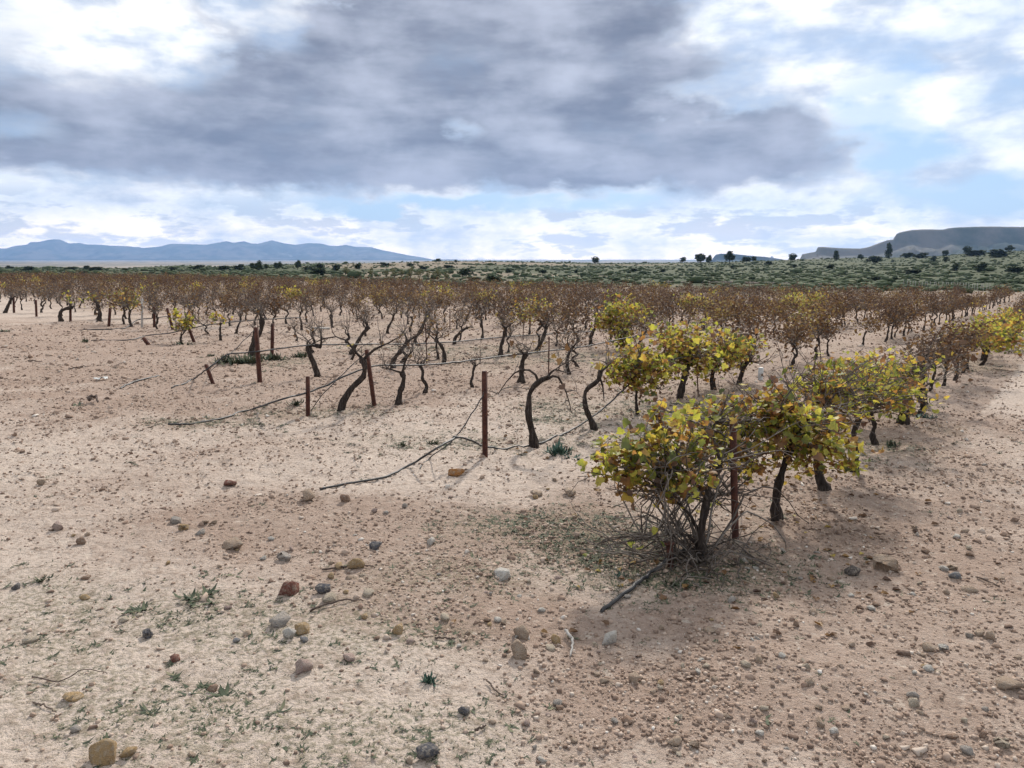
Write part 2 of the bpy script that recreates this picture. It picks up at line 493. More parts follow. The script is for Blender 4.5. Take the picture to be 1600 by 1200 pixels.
# ground
m, t, o = newmat('stony_soil'); M['ground'] = m
p = position(t)
big = noise(t, p, 0.55, 4, 0.6); mid = noise(t, p, 3.5, 5, 0.62, 0.5); fin = noise(t, p, 38, 5, 0.65); grit = noise(t, p, 160, 3, 0.6)
red = attr(t, 'clods'); fld = attr(t, 'field'); scr = attr(t, 'scrub'); grs = attr(t, 'grassy')
mott = noise(t, p, 13, 4, 0.65, 0.3)
pale = mixc(t, mid, (0.50, 0.405, 0.335), (0.62, 0.52, 0.44))
pink = mixc(t, mid, (0.285, 0.20, 0.153), (0.44, 0.333, 0.268))
k = ((red - 0.06) * 1.3 + (big - 0.5) * 1.0 + (mid - 0.5) * 0.9).clamp()
c = mixc(t, k, pale, pink)
c = mixc(t, mott.step(0.50, 0.66) * 0.5, c, (0.255, 0.18, 0.135))
c = mixc(t, mott.step(0.30, 0.42)._m('SUBTRACT', 1.0)._m('ABSOLUTE') * 0.55, c, (0.62, 0.54, 0.45))
c = mixc(t, (fin * 0.6 + grit * 0.4).step(0.50, 0.60) * 0.62, c, (0.20, 0.14, 0.105))
c = mixc(t, grit.step(0.57, 0.68) * 0.5, c, (0.68, 0.60, 0.51))
c = mixc(t, grs * fin.step(0.42, 0.58) * 0.45, c, (0.15, 0.15, 0.085))
fcol = mixc(t, noise(t, p, 0.12, 5, 0.6), (0.21, 0.155, 0.115), (0.35, 0.27, 0.205))
c = mixc(t, fld, c, fcol)
scol = mixc(t, noise(t, p, 0.06, 6, 0.65).step(0.3, 0.75), (0.052, 0.066, 0.034), (0.092, 0.098, 0.054))
c = mixc(t, scr, c, scol)
plainm = attr(t, 'plain')
pcol = mixc(t, noise(t, p, 0.0022, 6, 0.65).step(0.35, 0.65), (0.11, 0.11, 0.075), (0.33, 0.265, 0.20))
c = mixc(t, plainm, c, pcol)
bsdf(t, o, c, 0.97, 0.1, fin * 0.55 + grit * 0.2 + mott * 0.6, 0.05, 1.0)
m, t, o = newmat('mountain_scrub'); M['mountain'] = m
p = position(t)
mt = noise(t, p, 0.004, 7, 0.65)
c = mixc(t, mt.step(0.42, 0.62), (0.05, 0.06, 0.04), (0.14, 0.125, 0.10))
bsdf(t, o, c, 0.95, 0.05)

# ------------------------------------------------------------------ the ground: one sheet out to the horizon
_wx = {}


def patch(X, Y, px, py, rx, ry):
    """soft patch on the soil, given by where its middle and its edges lie"""
    c0 = hit(px, py); c1 = hit(px + rx, py); c2 = hit(px, py - ry); c3 = hit(px, py + ry)
    ax = abs(c1.x - c0.x); ay = max(0.5 * abs(c2.y - c3.y), 0.15)
    d = ((X - c0.x - (Y - c0.y) * c0.x / c0.y) / ax) ** 2 + ((Y - c0.y) / ay) ** 2
    key = (X.shape, float(X.flat[0]), float(Y.flat[-1]))
    if key not in _wx: _wx[key] = fbm(X * 1.1 + 31, Y * 1.1, 4, 0.6)
    return np.exp(-np.clip(d + _wx[key] * 1.6, 0, 50) * 0.9)


CLODS = [(80, 512, 200, 14), (300, 522, 220, 12), (60, 530, 160, 14), (1400, 780, 160, 60), (1500, 1000, 200, 120), (1200, 980, 200, 60), (700, 820, 160, 40), (250, 620, 250, 35), (1100, 760, 150, 40), (560, 560, 400, 25), (420, 800, 220, 50), (650, 850, 260, 55), (1250, 860, 200, 60), (1450, 900, 200, 90), (1300, 1100, 300, 90), (1000, 1080, 160, 70), (500, 860, 160, 40),
         (300, 560, 260, 25), (620, 600, 300, 30), (1520, 700, 90, 60), (120, 560, 140, 30), (820, 960, 200, 40), (950, 840, 150, 40)]
GRASS = [(880, 640, 60, 20), (920, 850, 90, 35), (930, 870, 70, 25), (960, 840, 70, 30), (1010, 905, 90, 25), (1040, 900, 60, 18), (850, 830, 110, 30), (1130, 895, 70, 18), (450, 1130, 260, 70), (330, 960, 170, 45), (60, 960, 90, 60), (100, 1090, 130, 60),
         (560, 1000, 130, 40), (430, 565, 65, 8), (700, 690, 120, 14), (520, 645, 90, 8), (960, 690, 70, 14), (1180, 890, 90, 22), (620, 1150, 160, 40), (1350, 700, 60, 16),
         (1010, 640, 60, 18), (1500, 570, 50, 10), (800, 560, 90, 8), (330, 660, 90, 9), (1000, 560, 120, 9), (700, 545, 140, 7), (1430, 640, 40, 8), (1100, 640, 80, 12), (700, 900, 120, 25)]

azs = np.concatenate([np.linspace(-180, -50, 66)[:-1], np.linspace(-50, 50, 451), np.linspace(50, 180, 66)[1:-1]])
rings = np.concatenate([[0.02], np.geomspace(0.5, 2.0, 22)[:-1], np.geomspace(2.0, 16, 300)[:-1], np.geomspace(16, 120, 90)[:-1], np.geomspace(120, 11500, 110)])
A_, R_ = np.meshgrid(np.radians(azs), rings)
GX, GY = R_ * np.sin(A_), R_ * np.cos(A_)
GZ = H(GX, GY)
nr, na = GX.shape
ii, jj = np.meshgrid(np.arange(nr - 1), np.arange(na), indexing='ij')
j2 = (jj + 1) % na
quads = np.stack([ii * na + jj, (ii + 1) * na + jj, (ii + 1) * na + j2, ii * na + j2], -1).reshape(-1, 4)
mb = MB(); mb.add(np.stack([GX, GY, GZ], -1).reshape(-1, 3), None, quads[:, ::-1])
me = mb.mesh('ground', M['ground'])
ground = tag(obj('ground', me), 'pale stony soil of the vineyard running out to the plain', None, None, 'structure')
X, Y = GX.ravel(), GY.ravel(); rr = np.hypot(X, Y)


def clod_field(X, Y):
    s = 0
    for q in CLODS: s = s + patch(X, Y, *q)
    return np.clip(s, 0, 1) * 0.75 + 0.25 * sstep(-0.2, 0.4, fbm(X * 0.4 + 9, Y * 0.4, 3))


def grass_field(X, Y):
    s = 0
    for q in GRASS: s = s + patch(X, Y, *q)
    return np.clip(s, 0, 1)


def vine_edge(X): return 74 - 0.55 * X


def scrub_field(X, Y):
    Yf = np.maximum(Y, 1)
    px = 800 + X / Yf * F
    s = sstep(6, 22, Y - np.clip(vine_edge(X), 60, 95) + fbm(X * 0.03, Y * 0.03, 3) * 18)
    # open fields cut out of the scrub
    hole = sstep(0.0, 0.25, fbm(X * 0.011 + 3, Y * 0.018 + 8, 2) - 0.18 + 0.22 * sstep(950, 800, px) * sstep(480, 560, px) - 0.3 * sstep(950, 1100, px) - 0.3 * sstep(540, 420, px))
    hole = np.maximum(hole, np.exp(-((px - 650) / 130) ** 2 - ((Y - 140) / 35) ** 2))
    return s * (1 - 0.6 * hole) * (1 - sstep(560, 900, Y))


def setattr_(name, vals):
    a = me.attributes.new(name, 'FLOAT', 'POINT'); a.data.foreach_set('value', np.asarray(vals, np.float32))


inrow = (RU[0] * X + RU[1] * Y - np.interp(RN[0] * X + RN[1] * Y, [1.6, 4.2, 7, 9.8, 12.6, 17, 24, 34, 60, 90], [4, 5.8, 6.2, 7.6, 9.0, 9.6, 10.4, 11.6, 18, 28])) * (RN[0] * X + RN[1] * Y > 0.9)
vine_w = sstep(0.5, 5.0, inrow) * (rr < 100)
setattr_('clods', np.where(rr < 60, np.maximum(clod_field(X, Y), vine_w * 0.75), 0.75))
setattr_('grassy', np.where(rr < 60, np.maximum(grass_field(X, Y), vine_w * 0.55 * sstep(-0.1, 0.3, fbm(X * 0.6, Y * 0.6, 3))), 0.0))
setattr_('field', sstep(45, 75, rr) * 0.9)
setattr_('scrub', scrub_field(X, Y))
setattr_('plain', sstep(560, 900, rr))


# ------------------------------------------------------------------ mountains and mesas
def range_mesh(name, prof, Y0, depth, base, seed, label, rough=1.0, cliff=0.0):
    px_, py_ = np.array(prof).T
    n = 420
    xs = np.linspace(px_[0], px_[-1], n); top = np.interp(xs, px_, py_)
    rows = 56
    V = np.zeros((rows, n, 3))
    for r_ in range(rows):
        s = r_ / (rows - 1)                       # 0 foot in front, 0.55 crest, 1 back foot
        d = Y0 + depth * (s - 0.55)
        up = s / 0.55 if s < 0.55 else max(0.0, 1 - (s - 0.55) / 0.45)
        shp = up ** 1.5 if cliff == 0 else (0.66 * up + 0.34 * float(sstep(0.90, 0.97, np.array(up))))
        Xw = (xs - 800) / F * Y0 * (0.35 + 0.65 * d / Y0)
        crest = CAM_H + Y0 * (HORIZON - top) / F
        relief = fbm(Xw * 6.0 / depth + seed, np.full(n, d * 6.0 / depth), 5, 0.55)
        ridg = np.abs(fbm(Xw * 9.0 / depth + seed * 2, np.full(n, d * 2.5 / depth), 4))
        hgt = base + (crest - base) * shp
        hgt += (crest - base) * rough * (relief * 0.30 - ridg * 0.35) * (4 * up * (1 - up))
        V[r_, :, 0] = Xw; V[r_, :, 1] = d; V[r_, :, 2] = hgt
        if s in (0.0, 1.0): V[r_, :, 2] = base - 60
    i, j = np.meshgrid(np.arange(rows - 1), np.arange(n - 1), indexing='ij')
    q = np.stack([i * n + j, i * n + j + 1, (i + 1) * n + j + 1, (i + 1) * n + j], -1).reshape(-1, 4)
    b = MB(); b.add(V.reshape(-1, 3), None, q)
    return tag(obj(name, b.mesh(name, M['mountain'])), label, None, None, 'structure')


LEFT = [(-420, 408), (-250, 396), (-120, 388), (0, 390), (10, 388.5), (20, 389), (38, 384.5), (55, 383), (60, 379), (75, 378.5), (88, 375.5), (98, 374.5), (106, 375), (120, 381), (135, 380), (145, 382.5), (170, 383),
        (185, 384.5), (210, 385), (222, 386.5), (225, 386), (232, 388), (258, 386), (275, 381.5), (305, 382), (330, 383), (362, 377.5), (372, 380), (388, 377.5), (400, 381), (410, 381.5), (432, 376), (450, 381), (468, 383),
        (485, 380.5), (505, 381), (520, 384.5), (532, 385), (545, 383), (558, 386), (582, 386.5), (600, 391), (640, 399), (665, 403), (690, 408), (720, 413)]
range_mesh('mountain_range', LEFT, 9000, 2600, 62, 1.3, 'long hazy blue mountain range on the horizon')
MESA = [(1236, 412), (1244, 406), (1247, 397.5), (1268, 393.5), (1270, 386.5), (1278, 386), (1300, 388), (1335, 388.8), (1348, 386.5), (1365, 380), (1376, 376), (1386, 375), (1389, 367), (1394, 364.5), (1412, 360.5), (1428, 359.5),
        (1460, 360), (1468, 358), (1485, 356.5), (1520, 355.5), (1600, 356), (1750, 352), (1900, 360), (2100, 390), (2200, 410)]
range_mesh('mesa', MESA, 1900, 700, -4, 4.7, 'large flat-topped mesa with a stepped cliff edge', 0.9, 1.0)
MESA2 = [(1104, 412), (1111, 402), (1114, 398), (1122, 396.5), (1140, 397), (1165, 399.5), (1190, 401.5), (1215, 405), (1240, 410)]
range_mesh('mesa', MESA2, 3000, 400, -6, 8.1, 'small low mesa behind the ridge trees', 0.5, 1.0)

# ------------------------------------------------------------------ leaf and pebble templates
LOBED_V = [(0, 0.0, 0)]
_per = [(-0.10, -0.08), (-0.42, -0.18), (-0.50, 0.22), (-0.36, 0.38), (-0.34, 0.66), (-0.12, 0.70), (0.0, 1.0), (0.14, 0.72), (0.36, 0.64), (0.35, 0.36), (0.52, 0.20), (0.40, -0.20), (0.10, -0.08)]


def leaf_template(seed, curl=0.35):
    g = np.random.default_rng(seed)
    P = np.array(_per) + g.normal(0, 0.03, (len(_per), 2))
    V = np.zeros((len(P) + 1, 3)); V[0, :2] = (0, 0.25); V[1:, :2] = P
    r2 = (V[:, 0]) ** 2 + (V[:, 1] - 0.25) ** 2
    V[:, 2] = curl * r2 * g.choice([-1, 1]) + 0.18 * np.abs(V[:, 0]) + g.normal(0, 0.03, len(V))
    Fc = [(0, i, i + 1) for i in range(1, len(P))] + [(0, len(P), 1)]
    return V, np.array(Fc)


LEAF = [leaf_template(s, c) for s, c in ((1, 0.25), (2, 0.45), (3, 0.6), (4, 0.35), (5, 0.8), (6, 0.15))]
CURL_V = np.array([(0, 0, 0), (-0.38, 0.35, 0.22), (0, 0.45, -0.06), (0.38, 0.32, 0.20), (-0.16, 0.8, 0.12), (0.2, 0.82, 0.16), (0, 1.0, -0.1)])
CURL_F = np.array([(0, 2, 1), (0, 3, 2), (1, 2, 4), (2, 3, 5), (2, 6, 4), (2, 5, 6)])
FOLD_V = np.array([(0, 0, 0), (-0.42, 0.5, 0.2), (0.42, 0.45, 0.22), (0, 1.0, 0)])
FOLD_F = np.array([(0, 3, 1), (0, 2, 3)])


def ico():
    p = (1 + 5 ** 0.5) / 2
    V = np.array([(-1, p, 0), (1, p, 0), (-1, -p, 0), (1, -p, 0), (0, -1, p), (0, 1, p), (0, -1, -p), (0, 1, -p), (p, 0, -1), (p, 0, 1), (-p, 0, -1), (-p, 0, 1)], float)
    V /= np.linalg.norm(V[0])
    Fc = np.array([(0, 11, 5), (0, 5, 1), (0, 1, 7), (0, 7, 10), (0, 10, 11), (1, 5, 9), (5, 11, 4), (11, 10, 2), (10, 7, 6), (7, 1, 8), (3, 9, 4), (3, 4, 2), (3, 2, 6), (3, 6, 8), (3, 8, 9), (4, 9, 5), (2, 4, 11), (6, 2, 10), (8, 6, 7), (9, 8, 1)])
    return V, Fc


ICO_V, ICO_F = ico()
BOX_V = np.array([(x, y, z) for x in (-.7, .7) for y in (-.7, .7) for z in (-.7, .7)], float)
BOX_F = np.array([(0, 1, 3), (0, 3, 2), (4, 6, 7), (4, 7, 5), (0, 4, 5), (0, 5, 1), (2, 3, 7), (2, 7, 6), (0, 2, 6), (0, 6, 4), (1, 5, 7), (1, 7, 3)])


def lathe_noise(V, g, amp): return V * (1 + g.uniform(-amp, amp, (len(V), 1)))


# ------------------------------------------------------------------ vines
def smooth_path(pts, n):
    P = np.asarray(pts, float); k = len(P)
    if k == 2: return np.linspace(P[0], P[1], n)
    s = np.linspace(0, k - 1, n); i = np.clip(s.astype(int), 0, k - 2); f = (s - i)[:, None]
    P0 = P[np.clip(i - 1, 0, k - 1)]; P1 = P[i]; P2 = P[i + 1]; P3 = P[np.clip(i + 2, 0, k - 1)]
    return 0.5 * (2 * P1 + (P2 - P0) * f + (2 * P0 - 5 * P1 + 4 * P2 - P3) * f ** 2 + (3 * P1 - P0 - 3 * P2 + P3) * f ** 3)


def grow(p, d, length, segs, g, wob=0.2, grav=0.05):
    P = [np.array(p, float)]; d = np.array(d, float); d /= np.linalg.norm(d)
    for i in range(segs):
        d = d + g.normal(0, wob, 3); d[2] -= grav; d /= np.linalg.norm(d)
        P.append(P[-1] + d * length / segs)
    return np.array(P)


def vine_shape(seed, trunk=None, arms=None, ncane=18, clen=(0.35, 0.7), style='bare', low=False, rad=0.036, grav=0.06, up=0.9, ntwig=1, blobs=None, head_r=1.25, wide=(0.3, 1.0)):
    """wood and leaf positions of one vine, base at the origin, x across, y along"""
    g = np.random.default_rng(seed)
    if trunk is None:
        h = g.uniform(0.32, 0.46); a = g.uniform(0, 6.28); l = g.uniform(0.0, 0.16); rad = rad * g.uniform(0.75, 1.1)
        n = 5; s = np.linspace(0, 1, n)
        w = g.normal(0, 0.026, (n, 2)); w[0] = 0
        trunk = np.stack([np.cos(a) * l * s + w[:, 0], np.sin(a) * l * s + w[:, 1], h * s], -1)
    trunk = np.asarray(trunk, float)
    nT = 5 if low else 14
    T = smooth_path(trunk, nT)
    s = np.linspace(0, 1, nT)
    Rr = rad * (1.0 + 0.7 * np.exp(-s * 8) + 0.12 * np.sin(s * 17 + seed) - 0.30 * s + 0.35 * np.exp(-((s - 0.94) / 0.1) ** 2) * (head_r - 1) * 3)
    T = T.copy(); T[0, 2] -= 0.06
    wood = MB(); wood.tube(T, Rr, 5 if low else 9, True, 0.0 if low else 0.24, seed)
    head = T[-1]
    starts = []
    if arms is None:
        arms = []
        for k in range(g.integers(2, 5)):
            a = g.uniform(0, 6.28); d = np.array([np.cos(a), np.sin(a), g.uniform(0.4, 1.1)])
            arms.append(grow(head - [0, 0, 0.02], d, g.uniform(0.12, 0.26), 4, g, 0.25, -0.02))
    for A in arms:
        A = np.asarray(A, float)
        if len(A) < 6 and not low: A = smooth_path(A, 7)
        wood.tube(A, np.linspace(rad * 0.50, rad * 0.13, len(A)), 4 if low else 6, True, 0 if low else 0.15, seed + 1)
        for q in range(len(A) // 2, len(A)): starts.append((A[q], A[-1] - A[0]))
    starts.append((head, np.array([0, 0, 1.0])))
    canes = []; tips = []
    for k in range(ncane):
        p, ad = starts[g.integers(len(starts))]
        a = g.uniform(0, 6.28)
        d = np.array([np.cos(a), np.sin(a), 0]) * g.uniform(*wide) + np.array([0, 0, up * g.uniform(0.3, 1.3)]) + ad * 0.8
        L = g.uniform(*clen)
        P = grow(p, d, L, 3 if low else 6, g, 0.16, grav)
        P[:, 2] = np.maximum(P[:, 2], 0.05)
        r0 = g.uniform(0.0034, 0.006)
        canes.append((P, np.linspace(r0 * (1.5 if low else 1.1), r0 * (0.8 if low else 0.4), len(P))))
        tips.append(P)
        if not low:
            for q in range(ntwig):
                i = g.integers(2, len(P) - 1)
                P2 = grow(P[i], (P[i] - P[i - 1]) / 0.1 + g.normal(0, 0.7, 3), L * g.uniform(0.25, 0.5), 4, g, 0.2, grav)
                P2[:, 2] = np.maximum(P2[:, 2], 0.05)
                canes.append((P2, np.linspace(r0 * 0.6, r0 * 0.3, len(P2)))); tips.append(P2)
    if blobs:
        for (c, r_) in blobs:
            c = np.asarray(c, float)
            for q in range(3):
                p, ad = starts[g.integers(len(starts))]
                e = c + g.normal(0, 1, 3) * np.asarray(r_) * 0.6
                midp = 0.5 * (p + e) + g.normal(0, 0.05, 3) + [0, 0, 0.03]
                P = smooth_path([p, midp, e], 8) + g.normal(0, 0.008, (8, 3))
                canes.append((P, np.linspace(0.006, 0.002, 8)))
    return wood, canes, tips, g


def leaf_spots(tips, n, g, from_=0.45, jitter=0.04, zmin=0.0):
    out = []
    for k in range(n):
        P = tips[g.integers(len(tips))]; s = g.uniform(from_, 1.0) * (len(P) - 1); i = min(int(s), len(P) - 2)
        q = P[i] + (P[i + 1] - P[i]) * (s - i) + g.normal(0, jitter, 3)
        if q[2] > zmin: out.append(q)
    return np.array(out) if out else np.zeros((0, 3))


def canes_mesh(canes, sides=3):
    b = MB()
    for P, r_ in canes: b.tube(P, r_, sides, False)
    return b


# --- shared variants for the rows
def build_variant(seed, kind, low=False):
    if kind == 'bare':
        w, c, tp, g = vine_shape(seed, ncane=16 if not low else 7, clen=(0.25, 0.6), grav=0.08, up=0.8, low=low, ntwig=2, rad=0.033, wide=(0.4, 1.1))
        L = leaf_spots(tp, 14 if not low else 8, g, 0.5); sz = (0.03, 0.055)
    elif kind == 'grey':
        w, c, tp, g = vine_shape(seed, ncane=30 if not low else 12, clen=(0.38, 0.78), grav=0.06, up=1.0, low=low, ntwig=3, rad=0.031, wide=(0.35, 1.1))
        L = leaf_spots(tp, 150 if not low else 70, g, 0.55, 0.07, 0.38); sz = (0.035, 0.07)
    elif kind == 'rust':
        w, c, tp, g = vine_shape(seed, ncane=30 if not low else 10, clen=(0.4, 0.8), grav=0.06, up=1.0, low=low, ntwig=2, rad=0.032, wide=(0.35, 1.1))
        L = leaf_spots(tp, 450 if not low else 145, g, 0.33, 0.08, 0.30); sz = (0.04, 0.08)
    else:
        w, c, tp, g = vine_shape(seed, ncane=26 if not low else 8, clen=(0.35, 0.75), grav=0.08, up=0.9, low=low, ntwig=2, rad=0.032, wide=(0.5, 1.2))
        L = leaf_spots(tp, 520 if not low else 130, g, 0.25, 0.075, 0.28); sz = (0.04, 0.075)
    b = MB()
    n = len(L); size = g.uniform(*sz, n) * (1.0 if not low else 1.5)
    Rm = rots(n, g)
    if low: b.inst(FOLD_V, FOLD_F, L, Rm, size)
    elif kind == 'yellow':
        for q in range(4): b.inst(*LEAF[q], L[q::4], Rm[q::4], size[q::4])
    else: b.inst(CURL_V, CURL_F, L, Rm, size)
    return w, canes_mesh(c), b


KINDS = {'bare': 5, 'grey': 6, 'rust': 6, 'yellow': 4}
VAR, LOWVAR = {}, {}
for ki, (kind, n) in enumerate(KINDS.items()):
    VAR[kind] = []; LOWVAR[kind] = []
    lm = M['leaf_yellow'] if kind == 'yellow' else M['leaf_rust']
    for v in range(n):
        w, c, l = build_variant(100 * ki + v, kind)
        VAR[kind].append((w.mesh('vine_trunk', M['bark']), c.mesh('vine_canes', M['cane']), l.mesh('vine_foliage', lm, False)))
        LOWVAR[kind].append(build_variant(100 * ki + v + 50, kind, True))


def place_vine(kind, v, loc, rz, sc, label, group):
    e = empty('grapevine', loc); e.rotation_euler = (0, 0, rz); e.scale = (sc, sc, sc)
    tag(e, label, 'grapevine', group)
    a, b, c = VAR[kind][v % len(VAR[kind])]
    obj('trunk', a, e); tag(obj('canes', b, e), kind='stuff'); tag(obj('foliage', c, e), kind='stuff')
    return e


# --- vines one can point to: base pixel, trunk profile in pixels, arms, kind, label
def to_local(prof, s, g, wob=0.02):
    return [np.array([q[0] * s, (g.normal(0, wob) if i else 0.0) + (q[2] if len(q) > 2 else 0.0), q[1] * s]) for i, q in enumerate(prof)]


taken = []


def special(px, py, prof, arms, label, ncane=12, nleaf=10, leaf='rust', rad=0.036, clen=(0.25, 0.55), grav=0.04, up=0.8, seed=0, blobs=(), ntwig=2, group='grapevines standing near the row ends', perleaf=0, blobY=None, lsize=(0.045, 0.075), lowcanes=(), tangle=0):
    base = hit(px, py); s = base.y / F * 1.02
    g = np.random.default_rng(seed + 900)
    tr = to_local(prof, s, g)
    am = [to_local(a, s, g) for a in arms] if arms else None
    if am:
        for a in am: a[0] = a[0] * 1.0
    bl = []
    for (bx, by, br, dY) in blobs:
        c = atY(bx, by, base.y + dY) - base; rr_ = br * (base.y + dY) / F
        bl.append((np.array(c), np.array([rr_, rr_ * 1.1, rr_ * 0.8])))
    w, canes, tips, g = vine_shape(seed + 500, tr, am, ncane + 3, (clen[0] * 0.85, clen[1] * 0.92), 'bare', False, rad * 0.84, grav + 0.025, up, ntwig, bl, 1.25, (0.4, 1.15))
    e = empty('grapevine', base); tag(e, label, 'grapevine', group)
    obj('trunk', w.mesh('vine_trunk', M['bark']), e)
    for (P0, P1, bend) in lowcanes:
        a = np.array(hit(*P0) - base) + [0, 0, 0.03]; b_ = np.array(hit(*P1) - base)
        mid_ = 0.5 * (a + b_) + [0, 0, bend]
        P = smooth_path([a, mid_, b_ + [0, 0, 0.015]], 9) + g.normal(0, 0.012, (9, 3))
        canes.append((P, np.linspace(0.008, 0.0025, 9)))
    for k in range(tangle):
        a = g.uniform(0, 6.28); p0 = np.array([g.normal(-0.10, 0.2), g.normal(0.05, 0.16), 0.02])
        P = grow(p0, [np.cos(a) - 0.3, np.sin(a), g.uniform(0.1, 1.3)], g.uniform(0.22, 0.55), 7, g, 0.22, 0.06); P[:, 2] = np.maximum(P[:, 2], 0.012)
        canes.append((P, np.linspace(g.uniform(0.003, 0.006), 0.0015, 8)))
    for P, r_ in canes:
        b = MB(); b.tube(P, r_, 4, False); obj('cane', b.mesh('vine_cane', M['cane']), e)
    lm = M['leaf_yellow'] if leaf == 'yellow' else M['leaf_rust']
    # leaves: some along the canes, most in clusters at the shoot ends
    Ls = leaf_spots(tips, nleaf, g, 0.5, 0.03)
    cl = [Ls] if len(Ls) else []
    for (c, r_) in bl:
        vol = (r_[0] / 0.1) ** 2
        n = int(46 * vol * (0.05 / np.mean(lsize)) ** 2)
        q = g.normal(0, 1, (n, 3)); q /= np.linalg.norm(q, axis=1, keepdims=True); q *= g.uniform(0.1, 1.15, (n, 1)) ** 0.6
        # small sprays inside the cluster give it an uneven outline
        sub = (g.normal(0, 1, (n // 14 + 1, 3)) * r_ * 0.6).repeat(14, 0)[:n]
        q = q * r_ + c + g.normal(0, 0.025, (n, 3)) + sub
        cl.append(q)
    if cl:
        L = np.vstack(cl); n = len(L); size = np.clip(np.exp(g.normal(math.log(np.mean(lsize)), 0.28, n)), 0.016, 0.085); Rm = rots(n, g)
        order = np.argsort(L[:, 1] + g.normal(0, 0.1, n))           # nearest to the viewer first
        one = order[:perleaf]; rest = order[perleaf:]
        for i in one:
            q = obj('leaf', LEAF_ME[(leaf, int(i) % 6)], e)
            mtx = Matrix(Rm[i].tolist()).to_4x4(); mtx.translation = Vector(L[i])
            q.matrix_local = mtx @ Matrix.Scale(float(size[i]), 4)
        b = MB()
        for k in range(6):
            sel = rest[k::6]; b.inst(*LEAF[k], L[sel], Rm[sel], size[sel])
        if len(rest): tag(obj('foliage', b.mesh('vine_foliage', lm, False), e), kind='stuff')
        if leaf == 'yellow' and len(bl) > 1:                       # withered brown leaves lower in the crown
            q = np.vstack([c + g.normal(0, 0.75, (int(22 * (r_[0] / 0.1) ** 2), 3)) * r_ - [0, 0, r_[2] * 0.55] for c, r_ in bl])
            b = MB(); b.inst(CURL_V, CURL_F, q, rots(len(q), g), g.uniform(0.025, 0.055, len(q)))
            tag(obj('withered_foliage', b.mesh('vine_foliage', M['leaf_rust'], False), e), 'withered brown leaves', kind='stuff')
    taken.append((base.x, base.y))
    return e


LEAF_ME = {}
for k in range(6):
    for nm in ('yellow', 'rust'):
        b = MB(); b.add(LEAF[k][0], LEAF[k][1]); LEAF_ME[(nm, k)] = b.mesh('vine_leaf', M['leaf_' + nm], False)

# row beside the track
special(1097, 878, [(0, 0), (-3, 30), (-4, 60), (2, 95), (14, 125, .05), (32, 155, .1)], [[(-3, 40), (-20, 75), (-50, 105), (-85, 125)], [(5, 100), (-10, 125), (-40, 150), (-65, 160)], [(14, 125, .05), (45, 140, .3), (85, 150, .55), (115, 140, .65)], [(32, 155, .1), (45, 185, .45), (60, 205, .6)], [(0, 30, .05), (30, 50, .35), (60, 60, .55), (90, 56, .6)], [(-2, 20), (-25, 45), (-60, 50), (-95, 40)]],
        'big leafy yellow-green grapevine behind the short rusty stake', 95, 40, 'yellow', 0.028, (0.22, 0.48), 0.04, 0.18, 1,
        [(948, 730, 18, .0), (965, 722, 26, .0), (990, 752, 18, -.05), (1060, 752, 22, -.1), (1095, 742, 20, -.05), (1000, 700, 36, .05), (1000, 735, 26, .0), (1035, 690, 38, .1), (1030, 652, 16, .2), (1028, 632, 11, .2), (1070, 680, 38, .3), (1065, 720, 30, .1), (1110, 650, 32, .75), (1105, 692, 32, .6), (1145, 675, 34, .85), (1150, 715, 24, .8),
         (1182, 648, 30, .8), (1195, 692, 32, .75), (1225, 665, 26, .7), (1040, 755, 22, .05), (1182, 730, 20, .7), (985, 765, 10, 0), (1140, 635, 15, .8)],
        2, perleaf=300, lsize=(0.026, 0.052), tangle=95,
        lowcanes=[((1090, 880), (960, 790), .25), ((1085, 882), (975, 830), .18), ((1095, 884), (1010, 800), .3), ((1080, 885), (985, 870), .1), ((1100, 885), (1190, 890), .08), ((1095, 888), (1130, 920), .06), ((1080, 888), (1020, 905), .08), ((1090, 885), (1060, 925), .06),
                  ((1100, 880), (1260, 820), .35), ((1105, 878), (1230, 860), .25), ((1085, 880), (1000, 850), .2), ((1092, 884), (955, 810), .12), ((1088, 880), (1030, 780), .4), ((1095, 880), (1160, 800), .4)])
special(1214, 812, [(0, 0), (-3, 30), (0, 60), (10, 100), (20, 135)], None, 'leafy yellow vine just behind the hollow rusty post', 60, 40, 'yellow', 0.034, (0.3, 0.6), 0.05, 0.8, 2,
        [(1215, 632, 30, .1), (1248, 640, 26, .1), (1240, 680, 34, 0), (1285, 672, 30, 0), (1265, 705, 28, -.1), (1308, 702, 26, -.1), (1326, 718, 15, -.1), (1240, 728, 18, 0)], 2, lsize=(0.030, 0.054))
special(1290, 765, [(0, 0), (-12, 25), (-14, 60), (-5, 95), (5, 125)], None, 'leaning dark-trunked leafy vine third along the track row', 45, 30, 'yellow', 0.04, (0.3, 0.6), 0.05, 0.8, 3,
        [(1288, 622, 26, 0), (1312, 604, 24, .1), (1262, 588, 20, .2), (1320, 640, 20, -.1)], 2, lsize=(0.030, 0.054))
special(1334, 738, [(0, 0), (0, 30), (-4, 60), (2, 90)], None, 'thin-trunked greyish leafy vine fourth along the track row', 50, 30, 'yellow', 0.03, (0.3, 0.6), 0.04, 0.9, 4,
        [(1335, 610, 30, 0), (1315, 585, 24, .3)], 2, lsize=(0.030, 0.054))
